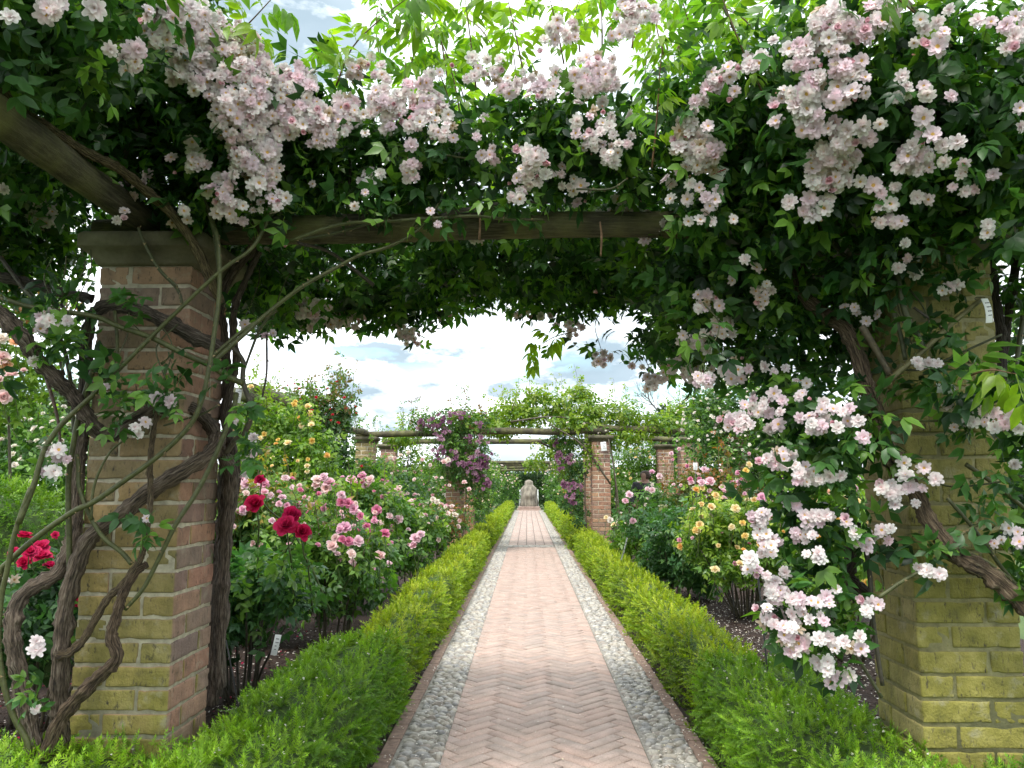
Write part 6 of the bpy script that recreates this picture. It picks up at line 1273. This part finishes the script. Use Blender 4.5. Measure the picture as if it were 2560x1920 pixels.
# ------------------------------------------------------------------ trees and hedges far behind
def tree(label, x, y, h, rad, leafcol, n, size, bare=False, name='tree', seed=0, cz=.62, squash=.8):
    g = np.random.default_rng(seed); root = empty(name, (x, y, 0), label=label, cat='tree', group='trees beyond the garden')
    tr = [(x, y, -.1), (x + g.normal() * .1, y, h * .3), (x + g.normal() * .2, y, h * .6), (x + g.normal() * .2, y, h * .92)]
    tube_obj('trunk', tr, [h * .028, h * .022, h * .014, h * .004], M_BARK, root, (.10, .085, .07), 8, 5, .08, seed)
    A = Acc()
    def br(p, d, L, r, lv):
        q = p + d * L; V, T, _ = tube([p, p + d * L * .5 + g.normal(size=3) * L * .05, q], [r, r * .75, r * .5], 4, 2, cap=False); A.raw(V, T, (.09, .075, .065) if not bare else (.14, .12, .13))
        if lv > 0:
            for _ in range(3 if not bare else 4): br(p + d * L * g.uniform(.5, 1), nrm(d + g.normal(size=3) * .45 + [0, 0, .15]), L * g.uniform(.55, .75), r * .55, lv - 1)
    for k in range(9 if not bare else 12):
        t = g.uniform(.3, .9); p = np.array(tr[0]) * (1 - t) + np.array(tr[3]) * t; a = g.uniform(0, 6.28); br(p, nrm(np.array([math.cos(a), math.sin(a), g.uniform(.4, 1.2)])), rad * g.uniform(.4, .7), h * .008, 2 if not bare else 3)
    A.build('limbs', M_CANE, root, kind='stuff')
    if not bare:
        v = Vol()
        for k in range(16):
            d = nrm(g.normal(size=3)); v.add(np.array([x, y, h * cz]) + d * np.array([rad * .62, rad * .62, h * (1 - cz) * .68]), rad * g.uniform(.28, .42))
        p, nn = v.sample(n, .3); B = Acc(); add_leaves(B, LEAF_C, p, leaf_frames(nn), size, mix_cols(len(p), leafcol, [.4, .35, .25])); B.build('crown', M_LEAF, root, kind='stuff')
TG = [(.035, .075, .022), (.055, .11, .03), (.025, .05, .018)]; WG = [(.09, .14, .07), (.12, .18, .09), (.06, .10, .05)]
tree('bare twiggy tree standing above the far green climber', 10.2, 58, 7.8, 2.6, None, 0, 0, True, 'bare_tree', 1)
tree('dark round tree behind the outer end of the far pergola', 10.0, 46, 6.2, 3.0, TG, 22, .55, seed=2)
tree('second dark tree beyond the white rambler', 15.5, 48, 6.8, 3.4, TG, 22, .55, seed=3)
tree('dark tree peeping above the yellow climbing rose', -9.6, 29, 4.9, 1.6, TG, 30, .4, seed=4)
tree('grey-green feathery tree beyond the white roses', -13.0, 22, 4.3, 2.0, WG, 34, .32, seed=5)
tree('pale green bushy tree at the edge, behind the white roses', -15.5, 21, 4.0, 2.0, WG, 34, .32, seed=6)
tree('tree filling the view beyond the mossy pillar', 9.5, 13, 4.5, 2.0, TG, 40, .28, seed=7)
for k, (x0, x1, lab) in enumerate(((-40, -14, 'distant hedge line beyond the left rose beds'), (-13.8, 13, 'distant hedge line beyond the path end'), (13.2, 45, 'distant hedge line beyond the red pillars'))):
    hedge('hedge', lab, x0, x1, 66, 68.5, 2.5, 26, .5, SPR_F, (.02, .045, .015), (.05, .10, .025), (.08, .14, .03), .4, seed=40 + k, core=.3)

# ------------------------------------------------------------------ fallen petals on path, cobbles and beds
def petal_litter(name, label, n, x0, x1, y0, y1, cols, wts, size, z, bias=1.0):
    A = Acc(); x = rng.uniform(x0, x1, n); y = y0 + (y1 - y0) * rng.uniform(0, 1, n) ** bias
    pos = np.stack([x, y, np.full(n, z) + rng.uniform(0, .006, n)], 1)
    A.add(leaflet(1, .75, -.1, .22, 0), pos, frames(rng.normal(size=(n, 3)) * [1, 1, .15], np.array([0, 0, 1.]) + rng.normal(size=(n, 3)) * .25), rng.uniform(.6, 1.4, n) * size, mix_cols(n, cols, wts, .08))
    A.build(name, M_PETAL, None, kind='stuff', label=label, cat='petals')
WP = [(.86, .82, .80), (.84, .74, .72), (.80, .74, .58)]
petal_litter('fallen_petals', 'white petals scattered thickly on the mulch by the mossy pillar', 3800, 1.2, 2.4, 2.4, 8.5, WP, [.6, .25, .15], .017, .006, 1.3)
petal_litter('fallen_petals', 'white and crimson petals on the soil by the twisted trunk', 2600, -3.2, -1.05, 2.6, 6.5, WP + [(.5, .02, .10)], [.5, .2, .1, .2], .018, .006, 1.2)
petal_litter('fallen_petals', 'a few white petals dropped on the herringbone bricks', 150, PX0, PX1, 3.2, 9, WP, [.7, .2, .1], .011, .001, 1.4)
petal_litter('fallen_petals', 'white petals caught among the cobbles by the mossy pillar side', 700, PX1, ED1, 3.2, 9, WP, [.7, .2, .1], .012, .010, 1.4)
petal_litter('fallen_petals', 'white petals caught among the cobbles by the twisted trunk side', 330, ED0, PX0, 3.2, 9, WP, [.7, .2, .1], .012, .010, 1.4)
petal_litter('mulch_chips', 'dark wood chips strewn over the rose beds', 9000, 1.2, 2.6, 2.5, 9, [(.05, .03, .022), (.10, .065, .05), (.03, .018, .014)], [.5, .25, .25], .022, .004, 1.2)
petal_litter('mulch_chips', 'dark wood chips strewn under the crimson and pink roses', 7000, -3.0, -1.0, 2.5, 7, [(.05, .03, .022), (.10, .065, .05), (.03, .018, .014)], [.5, .25, .25], .022, .004, 1.2)
_tris = sum(sum(len(p.vertices) - 2 for p in o.data.polygons) if len(o.data.polygons) < 50 else len(o.data.loop_triangles) or len(o.data.polygons) for o in bpy.data.objects if o.type == 'MESH' and o.data.users == 1)
print('TRIS about', _tris, 'objects', len(bpy.data.objects))
